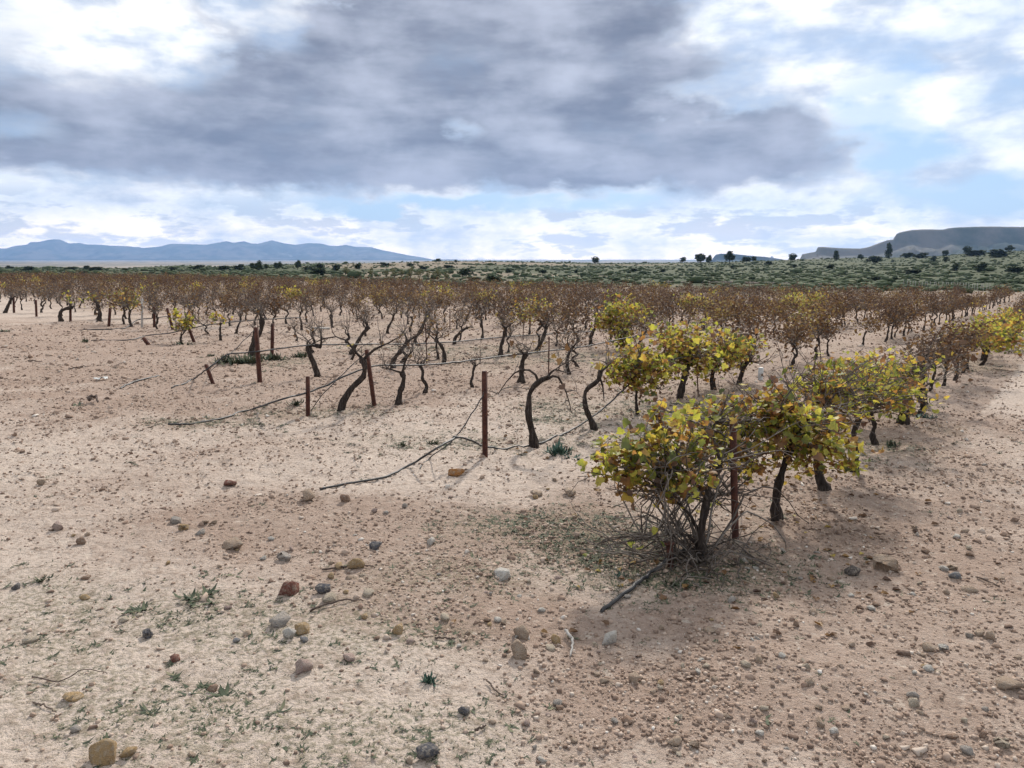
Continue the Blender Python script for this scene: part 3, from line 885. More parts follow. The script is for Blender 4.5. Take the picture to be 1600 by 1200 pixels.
special(1411, 662, [(0, 0), (0, 25), (5, 45), (-10, 62), (-20, 72)], [[(-18, 70), (-30, 80), (-45, 85)], [(2, 45), (12, 65), (20, 80)]], 'stout crooked vine with a rounded yellow-green crown beside the track', 24, 30, 'yellow', 0.055, (0.25, 0.5), 0.04, 0.9, 5,
        [(1375, 600, 32, 0), (1400, 592, 24, .1), (1350, 590, 24, .1), (1385, 620, 22, -.1), (1360, 575, 16, .1)], 2, lsize=(0.030, 0.054))
special(1441, 632, [(0, 0), (0, 20), (-3, 42), (0, 60)], None, 'thick straight-trunked vine with sparse brown leaves beside the track', 26, 70, 'rust', 0.06, (0.35, 0.6), 0.03, 1.0, 6)
# row that begins at the tall rusty post
special(836, 696, [(0, 0), (-5, 25), (-10, 50), (-10, 78), (-4, 96), (8, 106), (20, 110)], [[(5, 104), (-4, 120), (-22, 122), (-38, 112), (-58, 85)], [(18, 108), (32, 114), (42, 100), (50, 82), (56, 58)], [(18, 110), (30, 122), (48, 118)]],
        'bare S-shaped vine with drooping arms beside the tall rusty post', 12, 5, 'rust', 0.035, (0.2, 0.45), 0.03, 0.7, 10)
special(931, 671, [(0, 0), (-9, 18), (-17, 38), (-18, 58), (-10, 70), (2, 78), (7, 94)], [[(4, 85), (10, 68), (12, 45)], [(6, 92), (15, 100), (24, 108)]], 'bare C-curved vine trunk arched over the hose', 6, 3, 'rust', 0.034, (0.15, 0.35), 0.03, 0.9, 11)
special(996, 648, [(0, 0), (-2, 20), (-1, 38)], [[(0, 38), (18, 42), (38, 40)], [(-1, 38), (-6, 70), (0, 90)]], 'slim sucker vine with a flat yellow-green top near the hose', 10, 12, 'yellow', 0.022, (0.2, 0.45), 0.0, 1.2, 12,
        [(985, 575, 30, 0), (1010, 565, 32, .1), (1030, 570, 26, 0), (965, 578, 22, 0), (1000, 590, 20, -.1)], 2, lsize=(0.04, 0.068))
special(1062, 622, [(0, 0), (2, 20), (8, 40), (14, 62)], None, 'dark thick vine with orange and yellow leaves behind the flat-topped one', 20, 30, 'yellow', 0.05, (0.3, 0.55), 0.02, 1.0, 13,
        [(1065, 550, 30, 0), (1085, 535, 26, .1), (1050, 560, 20, .1), (1095, 560, 24, .1), (1040, 520, 18, .4)], 2, lsize=(0.04, 0.068))
special(1116, 610, [(0, 0), (-4, 20), (2, 42), (8, 52)], None, 'vine with a wide yellow crown and curved slim trunk', 18, 20, 'yellow', 0.04, (0.3, 0.5), 0.02, 1.0, 14,
        [(1120, 545, 26, 0), (1140, 540, 22, 0), (1100, 550, 22, 0), (1130, 560, 18, -.1)], 2, lsize=(0.04, 0.068))
special(1154, 602, [(0, 0), (4, 20), (12, 38)], None, 'leaning vine with a small yellow tuft beside the white tube', 14, 10, 'yellow', 0.04, (0.25, 0.45), 0.02, 1.0, 15,
        [(1165, 550, 18, 0), (1150, 545, 16, 0)], 2, lsize=(0.04, 0.068))
# row that begins at the short upright post
special(532, 643, [(0, 0), (8, 22), (22, 42), (36, 54), (40, 72), (36, 84)], [[(36, 84), (24, 96), (14, 112), (-12, 118), (-40, 106)], [(38, 82), (56, 98), (78, 108), (98, 120)], [(20, 82), (26, 92), (36, 86)]],
        'bare dark vine leaning hard beside the leaning rusty post', 11, 4, 'rust', 0.045, (0.25, 0.5), 0.02, 0.8, 20)
special(622, 632, [(0, 0), (3, 18), (9, 36), (8, 52)], [[(8, 50), (-8, 55), (-28, 60)], [(8, 52), (14, 72), (26, 86)]], 'bare short thick vine right of the leaning rusty post', 16, 4, 'rust', 0.042, (0.25, 0.5), 0.03, 0.8, 21)
special(815, 600, [(0, 0), (0, 18), (2, 36), (8, 46)], None, 'bare dark stump-like vine behind the drooping-armed one', 16, 12, 'rust', 0.05, (0.25, 0.45), 0.03, 0.8, 22)
special(890, 583, [(0, 0), (-4, 16), (-1, 34), (6, 44)], [[(6, 44), (10, 50), (16, 52)], [(0, 40), (-4, 52), (-2, 62)]], 'slim bare vine with a hooked head under the row hose', 7, 4, 'rust', 0.036, (0.2, 0.4), 0.02, 0.9, 23)
# third row back
special(497, 587, [(0, 0), (-5, 20), (-11, 36), (-15, 44), (-8, 50), (6, 47)], [[(-14, 44), (-14, 54), (-6, 60)], [(6, 47), (8, 60), (4, 80)]], 'bare stooping vine with a pale knotted head', 12, 4, 'rust', 0.048, (0.25, 0.5), 0.02, 0.9, 30)
special(614, 576, [(0, 0), (2, 14), (14, 28), (24, 42)], [[(22, 40), (34, 48), (46, 56), (54, 84)], [(22, 42), (20, 52), (14, 56)]], 'bare vine with a long forked head slanting over the hose', 14, 4, 'rust', 0.05, (0.25, 0.55), 0.02, 0.9, 31)
special(694, 569, [(0, 0), (0, 18), (-5, 30), (-13, 38)], [[(-13, 38), (-10, 46), (-6, 50)], [(-12, 36), (-20, 44), (-26, 48)]], 'bare stub-headed vine beside the thin iron rod', 6, 2, 'rust', 0.042, (0.15, 0.35), 0.02, 0.9, 32)
special(782, 557, [(0, 0), (1, 14), (4, 26), (8, 44)], None, 'bare vine with dried leaves hanging on its trunk', 14, 18, 'rust', 0.045, (0.25, 0.5), 0.02, 0.9, 33)
special(839, 549, [(0, 0), (8, 18), (13, 34), (12, 38)], None, 'leaning vine with a spread of orange-red leaves', 16, 70, 'rust', 0.05, (0.25, 0.5), 0.0, 0.7, 34)
special(923, 540, [(0, 0), (0, 14), (6, 28), (8, 44)], None, 'upright dark vine left of the tall yellow one', 20, 10, 'rust', 0.052, (0.3, 0.55), 0.02, 1.1, 35)
special(972, 547, [(0, 0), (0, 10), (-2, 20)], None, 'tall bright yellow-green vine standing alone among bare ones', 18, 20, 'yellow', 0.07, (0.3, 0.5), 0.02, 1.0, 36,
        [(945, 495, 18, 0), (965, 490, 22, .2), (985, 490, 18, .1), (965, 515, 18, -.1), (978, 525, 14, -.1), (950, 505, 14, .1)], 2, lsize=(0.055, 0.085))
# fourth row back
special(393, 558, [(0, 0), (5, 22), (16, 40), (20, 60)], None, 'thick leaning vine standing in the bright green weeds', 24, 12, 'rust', 0.06, (0.35, 0.6), 0.02, 1.1, 40)
special(548, 552, [(0, 0), (10, 18), (19, 32), (30, 42)], None, 'slim vine slanting behind the forked one', 18, 8, 'rust', 0.045, (0.3, 0.55), 0.02, 1.0, 41)
special(655, 540, [(0, 0), (-6, 10), (2, 24), (12, 44)], None, 'zigzag-trunked vine behind the stub-headed one', 22, 10, 'rust', 0.045, (0.35, 0.6), 0.02, 1.1, 42)
special(710, 538, [(0, 0), (2, 10), (12, 20), (21, 25)], [[(20, 25), (26, 26), (30, 24)]], 'bare broken-topped vine trunk leaning over the soil', 3, 0, 'rust', 0.045, (0.1, 0.25), 0.02, 0.9, 43)
special(345, 532, [(0, 0), (0, 12), (2, 26)], None, 'small dark vine with a yellow tuft beside weeds', 8, 6, 'yellow', 0.035, (0.3, 0.5), 0.02, 1.0, 44, [(340, 498, 8, 0)], 2)
special(283, 535, [(0, 0), (0, 8), (2, 14)], None, 'low bushy vine with a bright yellow crown between two slanted stakes', 16, 10, 'yellow', 0.03, (0.3, 0.55), 0.0, 1.5, 45, [(295, 500, 11, 0), (288, 506, 9, 0), (272, 490, 8, .3)], 2)
special(95, 502, [(0, 0), (0, 12), (6, 18), (20, 22)], None, 'bent vine with pale yellow leaves by the far row-end posts', 18, 40, 'yellow', 0.07, (0.35, 0.6), 0.0, 1.0, 46)
special(155, 503, [(0, 0), (2, 14), (0, 28)], None, 'stout upright vine between two far row-end posts', 22, 40, 'yellow', 0.08, (0.4, 0.6), 0.0, 1.2, 47)
special(205, 510, [(0, 0), (-2, 14), (1, 26)], None, 'forked vine with sparse yellowish leaves by the grey far post', 22, 40, 'yellow', 0.05, (0.4, 0.6), 0.0, 1.2, 48)
special(8, 489, [(0, 0), (6, 12), (12, 22)], None, 'slanting dark vine trunk at the edge of the far rows', 16, 20, 'rust', 0.07, (0.4, 0.6), 0.0, 1.2, 49)

# --- the rest of the rows, on a lattice
PERP0, PERPD, STEP = 1.62, 2.76, 1.06
START = ([1.6, 4.2, 7, 9.8, 12.6, 17, 24, 34, 60, 90], [4, 5.8, 6.2, 7.6, 9.0, 9.6, 10.4, 11.6, 18, 28])
lat = []
grow_rng = np.random.default_rng(21)
tk = np.array(taken)
for k in range(0, 42):
    perp = PERP0 + PERPD * k
    a = float(np.interp(perp, *START)); i = 0
    while a < 120:
        a += STEP; i += 1
        q = RU * (a + grow_rng.normal(0, 0.09)) + RN * (perp + grow_rng.normal(0, 0.07))
        if q[1] > vine_edge(q[0]) or q[1] < 1: continue
        if abs(q[0]) > 0.80 * q[1] + 1.5: continue
        if np.min(np.hypot(tk[:, 0] - q[0], tk[:, 1] - q[1])) < 0.62: continue
        if grow_rng.random() < (0.0 if k == 0 else 0.07): continue
        rel = a - float(np.interp(perp, *START))
        lat.append((float(q[1]), float(q[0]), k, i, rel))
lat.sort()
YELLOW_SPOTS = [(1075, 465, 12), (1250, 470, 22), (1560, 500, 24), (1530, 508, 18), (75, 470, 18), (1340, 530, 10), (1130, 520, 18)]


def pixel_of(x, y, z):
    v = np.array([x, y, z - CAM_H]); c, s_ = math.cos(PITCH), math.sin(PITCH)
    dep = v[1] * c - v[2] * s_; upv = v[1] * s_ + v[2] * c
    return 800 + F * v[0] / dep, 600 - F * upv / dep


ROWNAME = {0: 'row beside the track', 1: 'row starting at the tall rusty post', 2: 'row starting at the short upright post', 3: 'row starting at the slanted stake', 4: 'row behind the bright green weeds'}
ORD = ['first', 'second', 'third', 'fourth', 'fifth', 'sixth', 'seventh', 'eighth', 'ninth', 'tenth', 'eleventh', 'twelfth', 'thirteenth', 'fourteenth', 'fifteenth', 'sixteenth', 'seventeenth', 'eighteenth', 'nineteenth', 'twentieth', 'twenty-first', 'twenty-second', 'twenty-third', 'twenty-fourth', 'twenty-fifth', 'twenty-sixth', 'twenty-seventh', 'twenty-eighth', 'twenty-ninth', 'thirtieth']
low = {'wood': MB(), 'cane': MB(), 'rust': MB(), 'yellow': MB()}
n_single = 0
LOOK = {'bare': 'bare grapevine with leafless canes', 'grey': 'grey twiggy grapevine with few brown leaves', 'rust': 'rust-leaved grapevine with a dense top', 'yellow': 'yellow-leaved grapevine'}
MAX_SINGLE = 262
in_row = {}
for (y, x, k, i, rel) in lat:
    z = h1(x, y); pxx, pyy = pixel_of(x, y, z + 0.8)
    u = grow_rng.random()
    if k == 0: kind = 'rust' if u < 0.45 else ('grey' if u < 0.96 else 'yellow')
    elif k <= 5 and rel < 3.2: kind = 'bare' if u < 0.8 else 'grey'
    elif k <= 6 and rel < 6.5: kind = 'bare' if u < 0.35 else ('grey' if u < 0.85 else 'rust')
    elif rel < 11 and k > 1: kind = 'grey' if u < 0.78 else ('rust' if u < 0.96 else 'yellow')
    elif k <= 3: kind = 'rust' if u < 0.66 else ('grey' if u < 0.97 else 'yellow')
    else: kind = 'rust' if u < 0.48 else ('grey' if u < 0.965 else 'yellow')
    for (ax_, ay_, ar_) in YELLOW_SPOTS:
        if math.hypot(pxx - ax_, (pyy - ay_) * 1.6) < ar_: kind = 'yellow'
    sc = float(grow_rng.uniform(0.78, 1.16)); rz = float(grow_rng.uniform(0, 6.28)); v = int(grow_rng.integers(0, 6))
    visible = -40 < pxx < 1640
    if n_single < MAX_SINGLE and visible:
        n_single += 1
        in_row[(k, kind)] = in_row.get((k, kind), 0) + 1
        nth = in_row[(k, kind)]
        look = {'bare': 'bare vine', 'grey': 'grey twiggy vine', 'rust': 'rust-leaved vine', 'yellow': 'yellow-leaved vine'}[kind]
        if k < 12 and nth <= 20:
            lab = look + ', the ' + ORD[nth - 1] + ' such along the ' + (ROWNAME[k] if k in ROWNAME else ORD[k] + ' row back from the track')
        else: lab = LOOK[kind] + ' deep in the crowded vineyard rows'
        place_vine(kind, v, (x, y, z), rz, sc, lab, 'grapevines in the vineyard rows')
    else:
        w, c, l = LOWVAR[kind][v % len(LOWVAR[kind])]
        cz, sz_ = math.cos(rz), math.sin(rz); Rz_ = np.array([[cz, -sz_, 0], [sz_, cz, 0], [0, 0, 1]]) * sc
        for key, src in (('wood', w), ('cane', c), ('yellow' if kind == 'yellow' else 'rust', l)):
            if src.n == 0: continue
            V = np.vstack(src.v) @ Rz_.T + [x, y, z]
            f3 = np.vstack(src.f3) if src.f3 else None; f4 = np.vstack(src.f4) if src.f4 else None
            low[key].add(V, f3, f4)
print('vines on lattice', len(lat), 'single', n_single)
far_e = empty('distant_grapevines', (0, 0, 0))
far_w = low['wood'].mesh('far_trunks', M['bark'])
fv = tag(obj('distant_grapevines', far_w), 'far rust-brown vines merging into one band', 'grapevines', None, 'stuff')
bpy.data.objects.remove(far_e)
for key, mat, nm in (('cane', 'cane', 'canes'), ('rust', 'leaf_far', 'foliage'), ('yellow', 'leaf_yellow', 'foliage')):
    tag(obj(nm, low[key].mesh('far_' + nm, M[mat], False), fv), kind='stuff')


# ------------------------------------------------------------------ rusty posts and rods
def post(px, py, tx, ty, width, label, hollow=False, flat=False, dY=0.0, mat='rust', group='rusty posts', nm='post', cat='post', sink=0.12):
    b0 = hit(px, py); top = atY(tx, ty, b0.y + dY) - b0
    r_ = width * b0.y / F / 2 * 0.86
    e = empty(nm, b0); tag(e, label, cat, group)
    d = np.array(top) / top.length
    P = np.array([-d * sink, np.zeros(3), d * top.length * 0.5, d * top.length])
    if hollow:
        b = MB(); k = 20; A = np.cross(d, [0, 1, 0.1]); A /= np.linalg.norm(A); B = np.cross(d, A); an = np.linspace(0, 2 * np.pi, k, endpoint=False)
        ring = lambda c, rr_: c + rr_ * (np.cos(an)[:, None] * A + np.sin(an)[:, None] * B)
        V = np.vstack([ring(P[0], r_), ring(P[3], r_), ring(P[3], r_ * 0.78), ring(P[3] - d * 0.12, r_ * 0.78)])
        q = [(l * k + a, l * k + (a + 1) % k, (l + 1) * k + (a + 1) % k, (l + 1) * k + a) for l in range(3) for a in range(k)]
        b.add(V, None, q); b.add(np.vstack([ring(P[3] - d * 0.119, r_ * 0.78)]), [(0, a, a + 1) for a in range(1, k - 1)])
        tb = obj('tube', b.mesh('post_tube', M[mat], False), e)
        b = MB(); kk = np.linspace(0, 2 * np.pi, 21)
        for hz_ in (0.62, 0.9):                               # tie wire wound round the tube
            c = P[3] * hz_; b.tube(c + (r_ + 0.002) * (np.cos(kk)[:, None] * A + np.sin(kk)[:, None] * B) + np.linspace(0, 0.012, 21)[:, None] * d, 0.0015, 4, False)
        obj('tie_wire', b.mesh('tie_wire', M['greyhose']), tb)
    else:
        b = MB(); sd = 4 if r_ > 0.012 else 6
        b.tube(P, [r_ * (1.25 if sd == 4 else 1)] * 4, sd, True, 0.03, int(px))
        sh = obj('shaft', b.mesh('post_shaft', M[mat], False), e)
        b = MB()
        if flat:
            b.tube([P[3] - d * 0.002, P[3] + d * 0.008], [r_ * 1.75] * 2, 10); obj('cap', b.mesh('post_cap', M[mat], False), sh)
        elif r_ > 0.012:
            b.tube([P[3] - d * 0.001, P[3] + d * 0.006], [r_ * 1.12] * 2, 4); obj('cap', b.mesh('post_cap', M[mat], False), sh)
    return e


post(1149, 842, 1145, 655, 13, 'hollow round rusty post inside the big leafy vine', hollow=True, dY=0.02)
post(1048, 886, 1046, 850, 11, 'short rusty stake with a flat cap below the big leafy vine', flat=True)
post(758, 716, 757, 581, 8.5, 'tall upright rusty post standing alone at its row end')
post(481, 649, 481, 589, 6.5, 'short upright rusty post left of the leaning bare vine')
post(585, 636, 573, 547, 6.5, 'slim rusty post leaning back beside the hard-leaning bare vine')
post(406, 597, 400, 512, 7, 'thick rusty post in front of the bright green weeds')
post(333, 600, 322, 570, 5.5, 'short slanted rusty stake crossed by a black hose')
post(425, 557, 426, 506, 5, 'rusty post standing behind the bright green weeds')
post(303, 534, 294, 510, 4.5, 'slanted stake beside the low bushy yellow vine')
post(232, 539, 224, 528, 5.5, 'tiny tilted stake with a hose tied to it')
post(270, 515, 261, 482, 4, 'slanting post behind the low bushy yellow vine')
post(241, 511, 241, 479, 3.5, 'upright far post beside the slanting one')
post(170, 510, 172, 482, 4, 'dark far post tilted slightly beside the stout vine')
post(110, 502, 110, 474, 3.5, 'far row-end post right beside the bent vine')
post(57, 495, 56, 469, 3.2, 'far row-end post standing alone in open soil')
post(22, 489, 21, 465, 3.2, 'farthest row-end post next to the slanting trunk')
post(222, 511, 222, 467, 3.2, 'pale grey far post next to the forked vine', mat='palewood')
post(667, 569, 665, 506, 2.2, 'thin iron rod beside the stub-headed vine', group='thin iron rods', nm='rod', cat='rod')
post(857, 592, 858, 526, 2.4, 'thin iron rod behind the drooping-armed vine', group='thin iron rods', nm='rod', cat='rod')
post(1091, 618, 1088, 562, 2.4, 'thin iron rod under the wide yellow crown', group='thin iron rods', nm='rod', cat='rod')
post(703, 514, 703, 482, 1.5, 'thin far iron rod among the twiggy vines', group='thin iron rods', nm='rod', cat='rod')
post(817, 530, 818, 506, 1.6, 'thin far iron rod left of the orange-leaved vine', group='thin iron rods', nm='rod', cat='rod')
post(1283, 560, 1276, 500, 2.0, 'thin iron rod among the rust-leaved vines by the track row', group='thin iron rods', nm='rod', cat='rod')
# white tube guard
gb = hit(1188, 592); b = MB(); r_ = 0.042
b.tube([(0, 0, -0.02), (0, 0, 0.10), (0.004, 0, 0.20), (0.006, 0, 0.205), (0.006, 0, 0.12)], [r_, r_, r_ * 0.97, r_ * 0.85, r_ * 0.8], 14, False)
tag(obj('plant_guard', b.mesh('plant_guard', M['plastic']), None, gb), 'white plastic tube guard at the foot of a vine', 'plant guard')


# ------------------------------------------------------------------ drip hoses
def hose(pts, r_, label, mat='hose', n=40, cat='hose', nm='drip_hose', group='drip irrigation hoses', wob=0.004, parent=None):
    r_ = r_ * 1.08
    P = smooth_path([np.array(p_) for p_ in pts], n)
    g = np.random.default_rng(int(abs(P[0, 0]) * 1000) % 9999)
    P = P + g.normal(0, wob, P.shape) * np.array([1, 1, 0.5])
    P[:, 2] = np.maximum(P[:, 2], H(P[:, 0], P[:, 1]) + r_ * 0.6)
    o_ = Vector(P[0]); b = MB(); b.tube(P - P[0], [r_] * n, 8)
    q = obj(nm, b.mesh(nm, M[mat]), parent, o_)
    if parent is None: tag(q, label, cat, group)
    return q


def gz(px, py, up=0.01): q = hit(px, py); q.z += up; return q


P1, P2, P3, P4 = 4.17, 7.0, 9.7, 12.6
hose([gz(500, 766), gz(545, 757), gz(600, 747, .012), gz(640, 733, .02), onrow(680, 702, P1 - .06), onrow(712, 684, P1), onrow(735, 688, P1 + .02), onrow(760, 698, P1 + .06), onrow(800, 703, P1 + .05), gz(840, 693, .02), onrow(870, 683, P1), onrow(905, 665, P1), onrow(940, 640, P1), onrow(968, 615, P1), onrow(993, 590, P1), onrow(1010, 575, P1), onrow(1060, 560, P1), onrow(1120, 548, P1)],
     0.0085, 'black hose running from bare soil past the tall rusty post', n=90)
hose([onrow(757, 612, P1 - .03), onrow(750, 625, P1 - .02), onrow(735, 650, P1), onrow(712, 683, P1 + .012), onrow(695, 698, P1 - .02), gz(672, 718, .01), gz(656, 735, .0)], 0.005, 'thin guy wire from the tall rusty post to the ground', n=30, cat='wire', nm='guy_wire', group='guy wires')
hose([gz(262, 666), gz(300, 661), gz(345, 652), gz(395, 640, .02), onrow(440, 624, P2 - .1), onrow(481, 613, P2), onrow(510, 602, P2), onrow(540, 587, P2), onrow(575, 574, P2), onrow(600, 571, P2), onrow(665, 570, P2), onrow(720, 565, P2), onrow(790, 556, P2), onrow(860, 548, P2), onrow(920, 540, P2), onrow(985, 527, P2), onrow(1060, 515, P2)],
     0.010, 'long dark hose sweeping past the short upright post', n=90)
hose([gz(487, 640, .0), onrow(505, 616, P2 - .03), onrow(535, 585, P2 - .02), onrow(571, 551, P2 - .03)], 0.005, 'thin guy wire tied to the leaning rusty post', n=24, cat='wire', nm='guy_wire', group='guy wires')
hose([gz(268, 606), gz(285, 602), gz(302, 595, .02), onrow(322, 578, P3), onrow(345, 561, P3), onrow(358, 553, P3), onrow(385, 551, P3), onrow(405, 549, P3), onrow(440, 544, P3), onrow(490, 539, P3), onrow(560, 538, P3), onrow(650, 537, P3), onrow(720, 533, P3), onrow(780, 527, P3), onrow(860, 522, P3), onrow(930, 517, P3)],
     0.010, 'dark hose rising past the short slanted stake', n=90)
hose([gz(329, 583, .03), onrow(350, 562, P3 - .03), onrow(370, 543, P3 - .02), onrow(397, 517, P3 - .03)], 0.005, 'thin guy wire tied to the thick rusty post', n=20, cat='wire', nm='guy_wire', group='guy wires')
hose([gz(188, 607), gz(198, 602), gz(220, 596), gz(248, 588)], 0.012, 'short cut piece of black hose lying on the open soil', n=20)
hose([gz(939, 956), gz(960, 940, .015), gz(990, 920, .02), gz(1015, 902, .02), gz(1045, 886, .05), gz(1075, 870, .05)], 0.0095, 'thick black hose end poking out below the big leafy vine', n=30)
P6 = 16.6
hose([gz(142, 532), gz(170, 531), gz(205, 531), gz(232, 527, .06), onrow(262, 521, P6), onrow(295, 514, P6), onrow(330, 507, P6), onrow(400, 500, P6), onrow(470, 496, P6)], 0.012, 'dark hose tied to the tiny tilted stake', n=50)
P8 = 22.4
hose([gz(130, 515), gz(165, 515), gz(195, 513), gz(215, 505, .1), onrow(240, 497, P8), onrow(262, 494, P8)], 0.014, 'far dark hose behind the tiny tilted stake', n=30)
# connector where hose and wire cross
b = MB(); b.tube([(-0.02, 0, 0), (0.02, 0.005, 0.004)], [0.014, 0.014], 8)
tag(obj('hose_connector', b.mesh('hose_connector', M['hose']), None, onrow(711, 684, P1)), 'black clip where the hose crosses the thin wire', 'connector')


# ------------------------------------------------------------------ stones
def hull_rock(seed, npts, flat, bevel):
    g = np.random.default_rng(seed)
    P = g.normal(0, 1, (npts, 3)); P /= np.linalg.norm(P, axis=1, keepdims=True)
    P *= g.uniform(0.85, 1.0, (npts, 1)); P = P * [1, g.uniform(0.7, 0.95), flat]
    bm = bmesh.new()
    for q in P: bm.verts.new(q)
    r_ = bmesh.ops.convex_hull(bm, input=list(bm.verts))
    junk = list({e_ for e_ in list(r_['geom_interior']) + list(r_['geom_unused']) if isinstance(e_, bmesh.types.BMVert)})
    if junk: bmesh.ops.delete(bm, geom=junk, context='VERTS')
    if bevel: bmesh.ops.bevel(bm, geom=list(bm.edges), offset=bevel, segments=1, profile=0.5, affect='EDGES', clamp_overlap=True)
    bmesh.ops.triangulate(bm, faces=list(bm.faces))
    bmesh.ops.recalc_face_normals(bm, faces=list(bm.faces))
    bm.verts.index_update()
    V = np.array([v_.co[:] for v_ in bm.verts]); V -= 0.5 * (V.max(0) + V.min(0)); V /= np.abs(V[:, 0]).max(); Fc = np.array([[v_.index for v_ in f_.verts] for f_ in bm.faces]); bm.free()
    return V, Fc


def stone_mesh(seed, flat, angular):
    V, Fc = hull_rock(seed, 11 if angular else 18, flat, 0.05 if angular else 0.10)
    g = np.random.default_rng(seed + 5); V = V + g.normal(0, 0.010, V.shape)
    b = MB(); b.add(V, Fc)
    return b.mesh('stone', M['stone'], False)


STONES = {}
for fi, fl in enumerate((0.45, 0.62, 0.8)):
    for an in (0, 1):
        STONES[(fi, an)] = [stone_mesh(40 + fi * 20 + an * 7 + s_, fl, an) for s_ in range(6)]
TONE = {'tan': (0.48, 0.355, 0.26), 'ochre': (0.47, 0.32, 0.165), 'cream': (0.56, 0.47, 0.36), 'white': (0.64, 0.60, 0.54), 'grey': (0.42, 0.375, 0.335), 'pink': (0.46, 0.335, 0.29), 'red': (0.24, 0.095, 0.07),
        'brown': (0.34, 0.215, 0.15), 'dark': (0.10, 0.085, 0.08), 'slate': (0.115, 0.115, 0.13), 'blue': (0.22, 0.225, 0.24), 'orange': (0.42, 0.185, 0.055)}
srng = np.random.default_rng(77)


def stone(px, py, w, tone, label, shape=(1, 1), group='stones on the stony ground', nm='stone'):
    p_ = hit(px, py + w * 0.25); r_ = w * p_.y / math.cos(PITCH) / F / 2
    ms = STONES[shape]; me_ = ms[int(srng.integers(len(ms)))]
    q = obj(nm, me_, None, (p_.x, p_.y, p_.z + r_ * (0.20, 0.32, 0.46)[shape[0]]))
    q.scale = (r_, r_, r_); q.rotation_euler = (srng.normal(0, 0.12), srng.normal(0, 0.12), srng.uniform(0, 6.28))
    c = np.array(TONE[tone]) * srng.uniform(0.88, 1.12); q.color = (*c, 1)
    tag(q, label, 'stone', group)
    return q


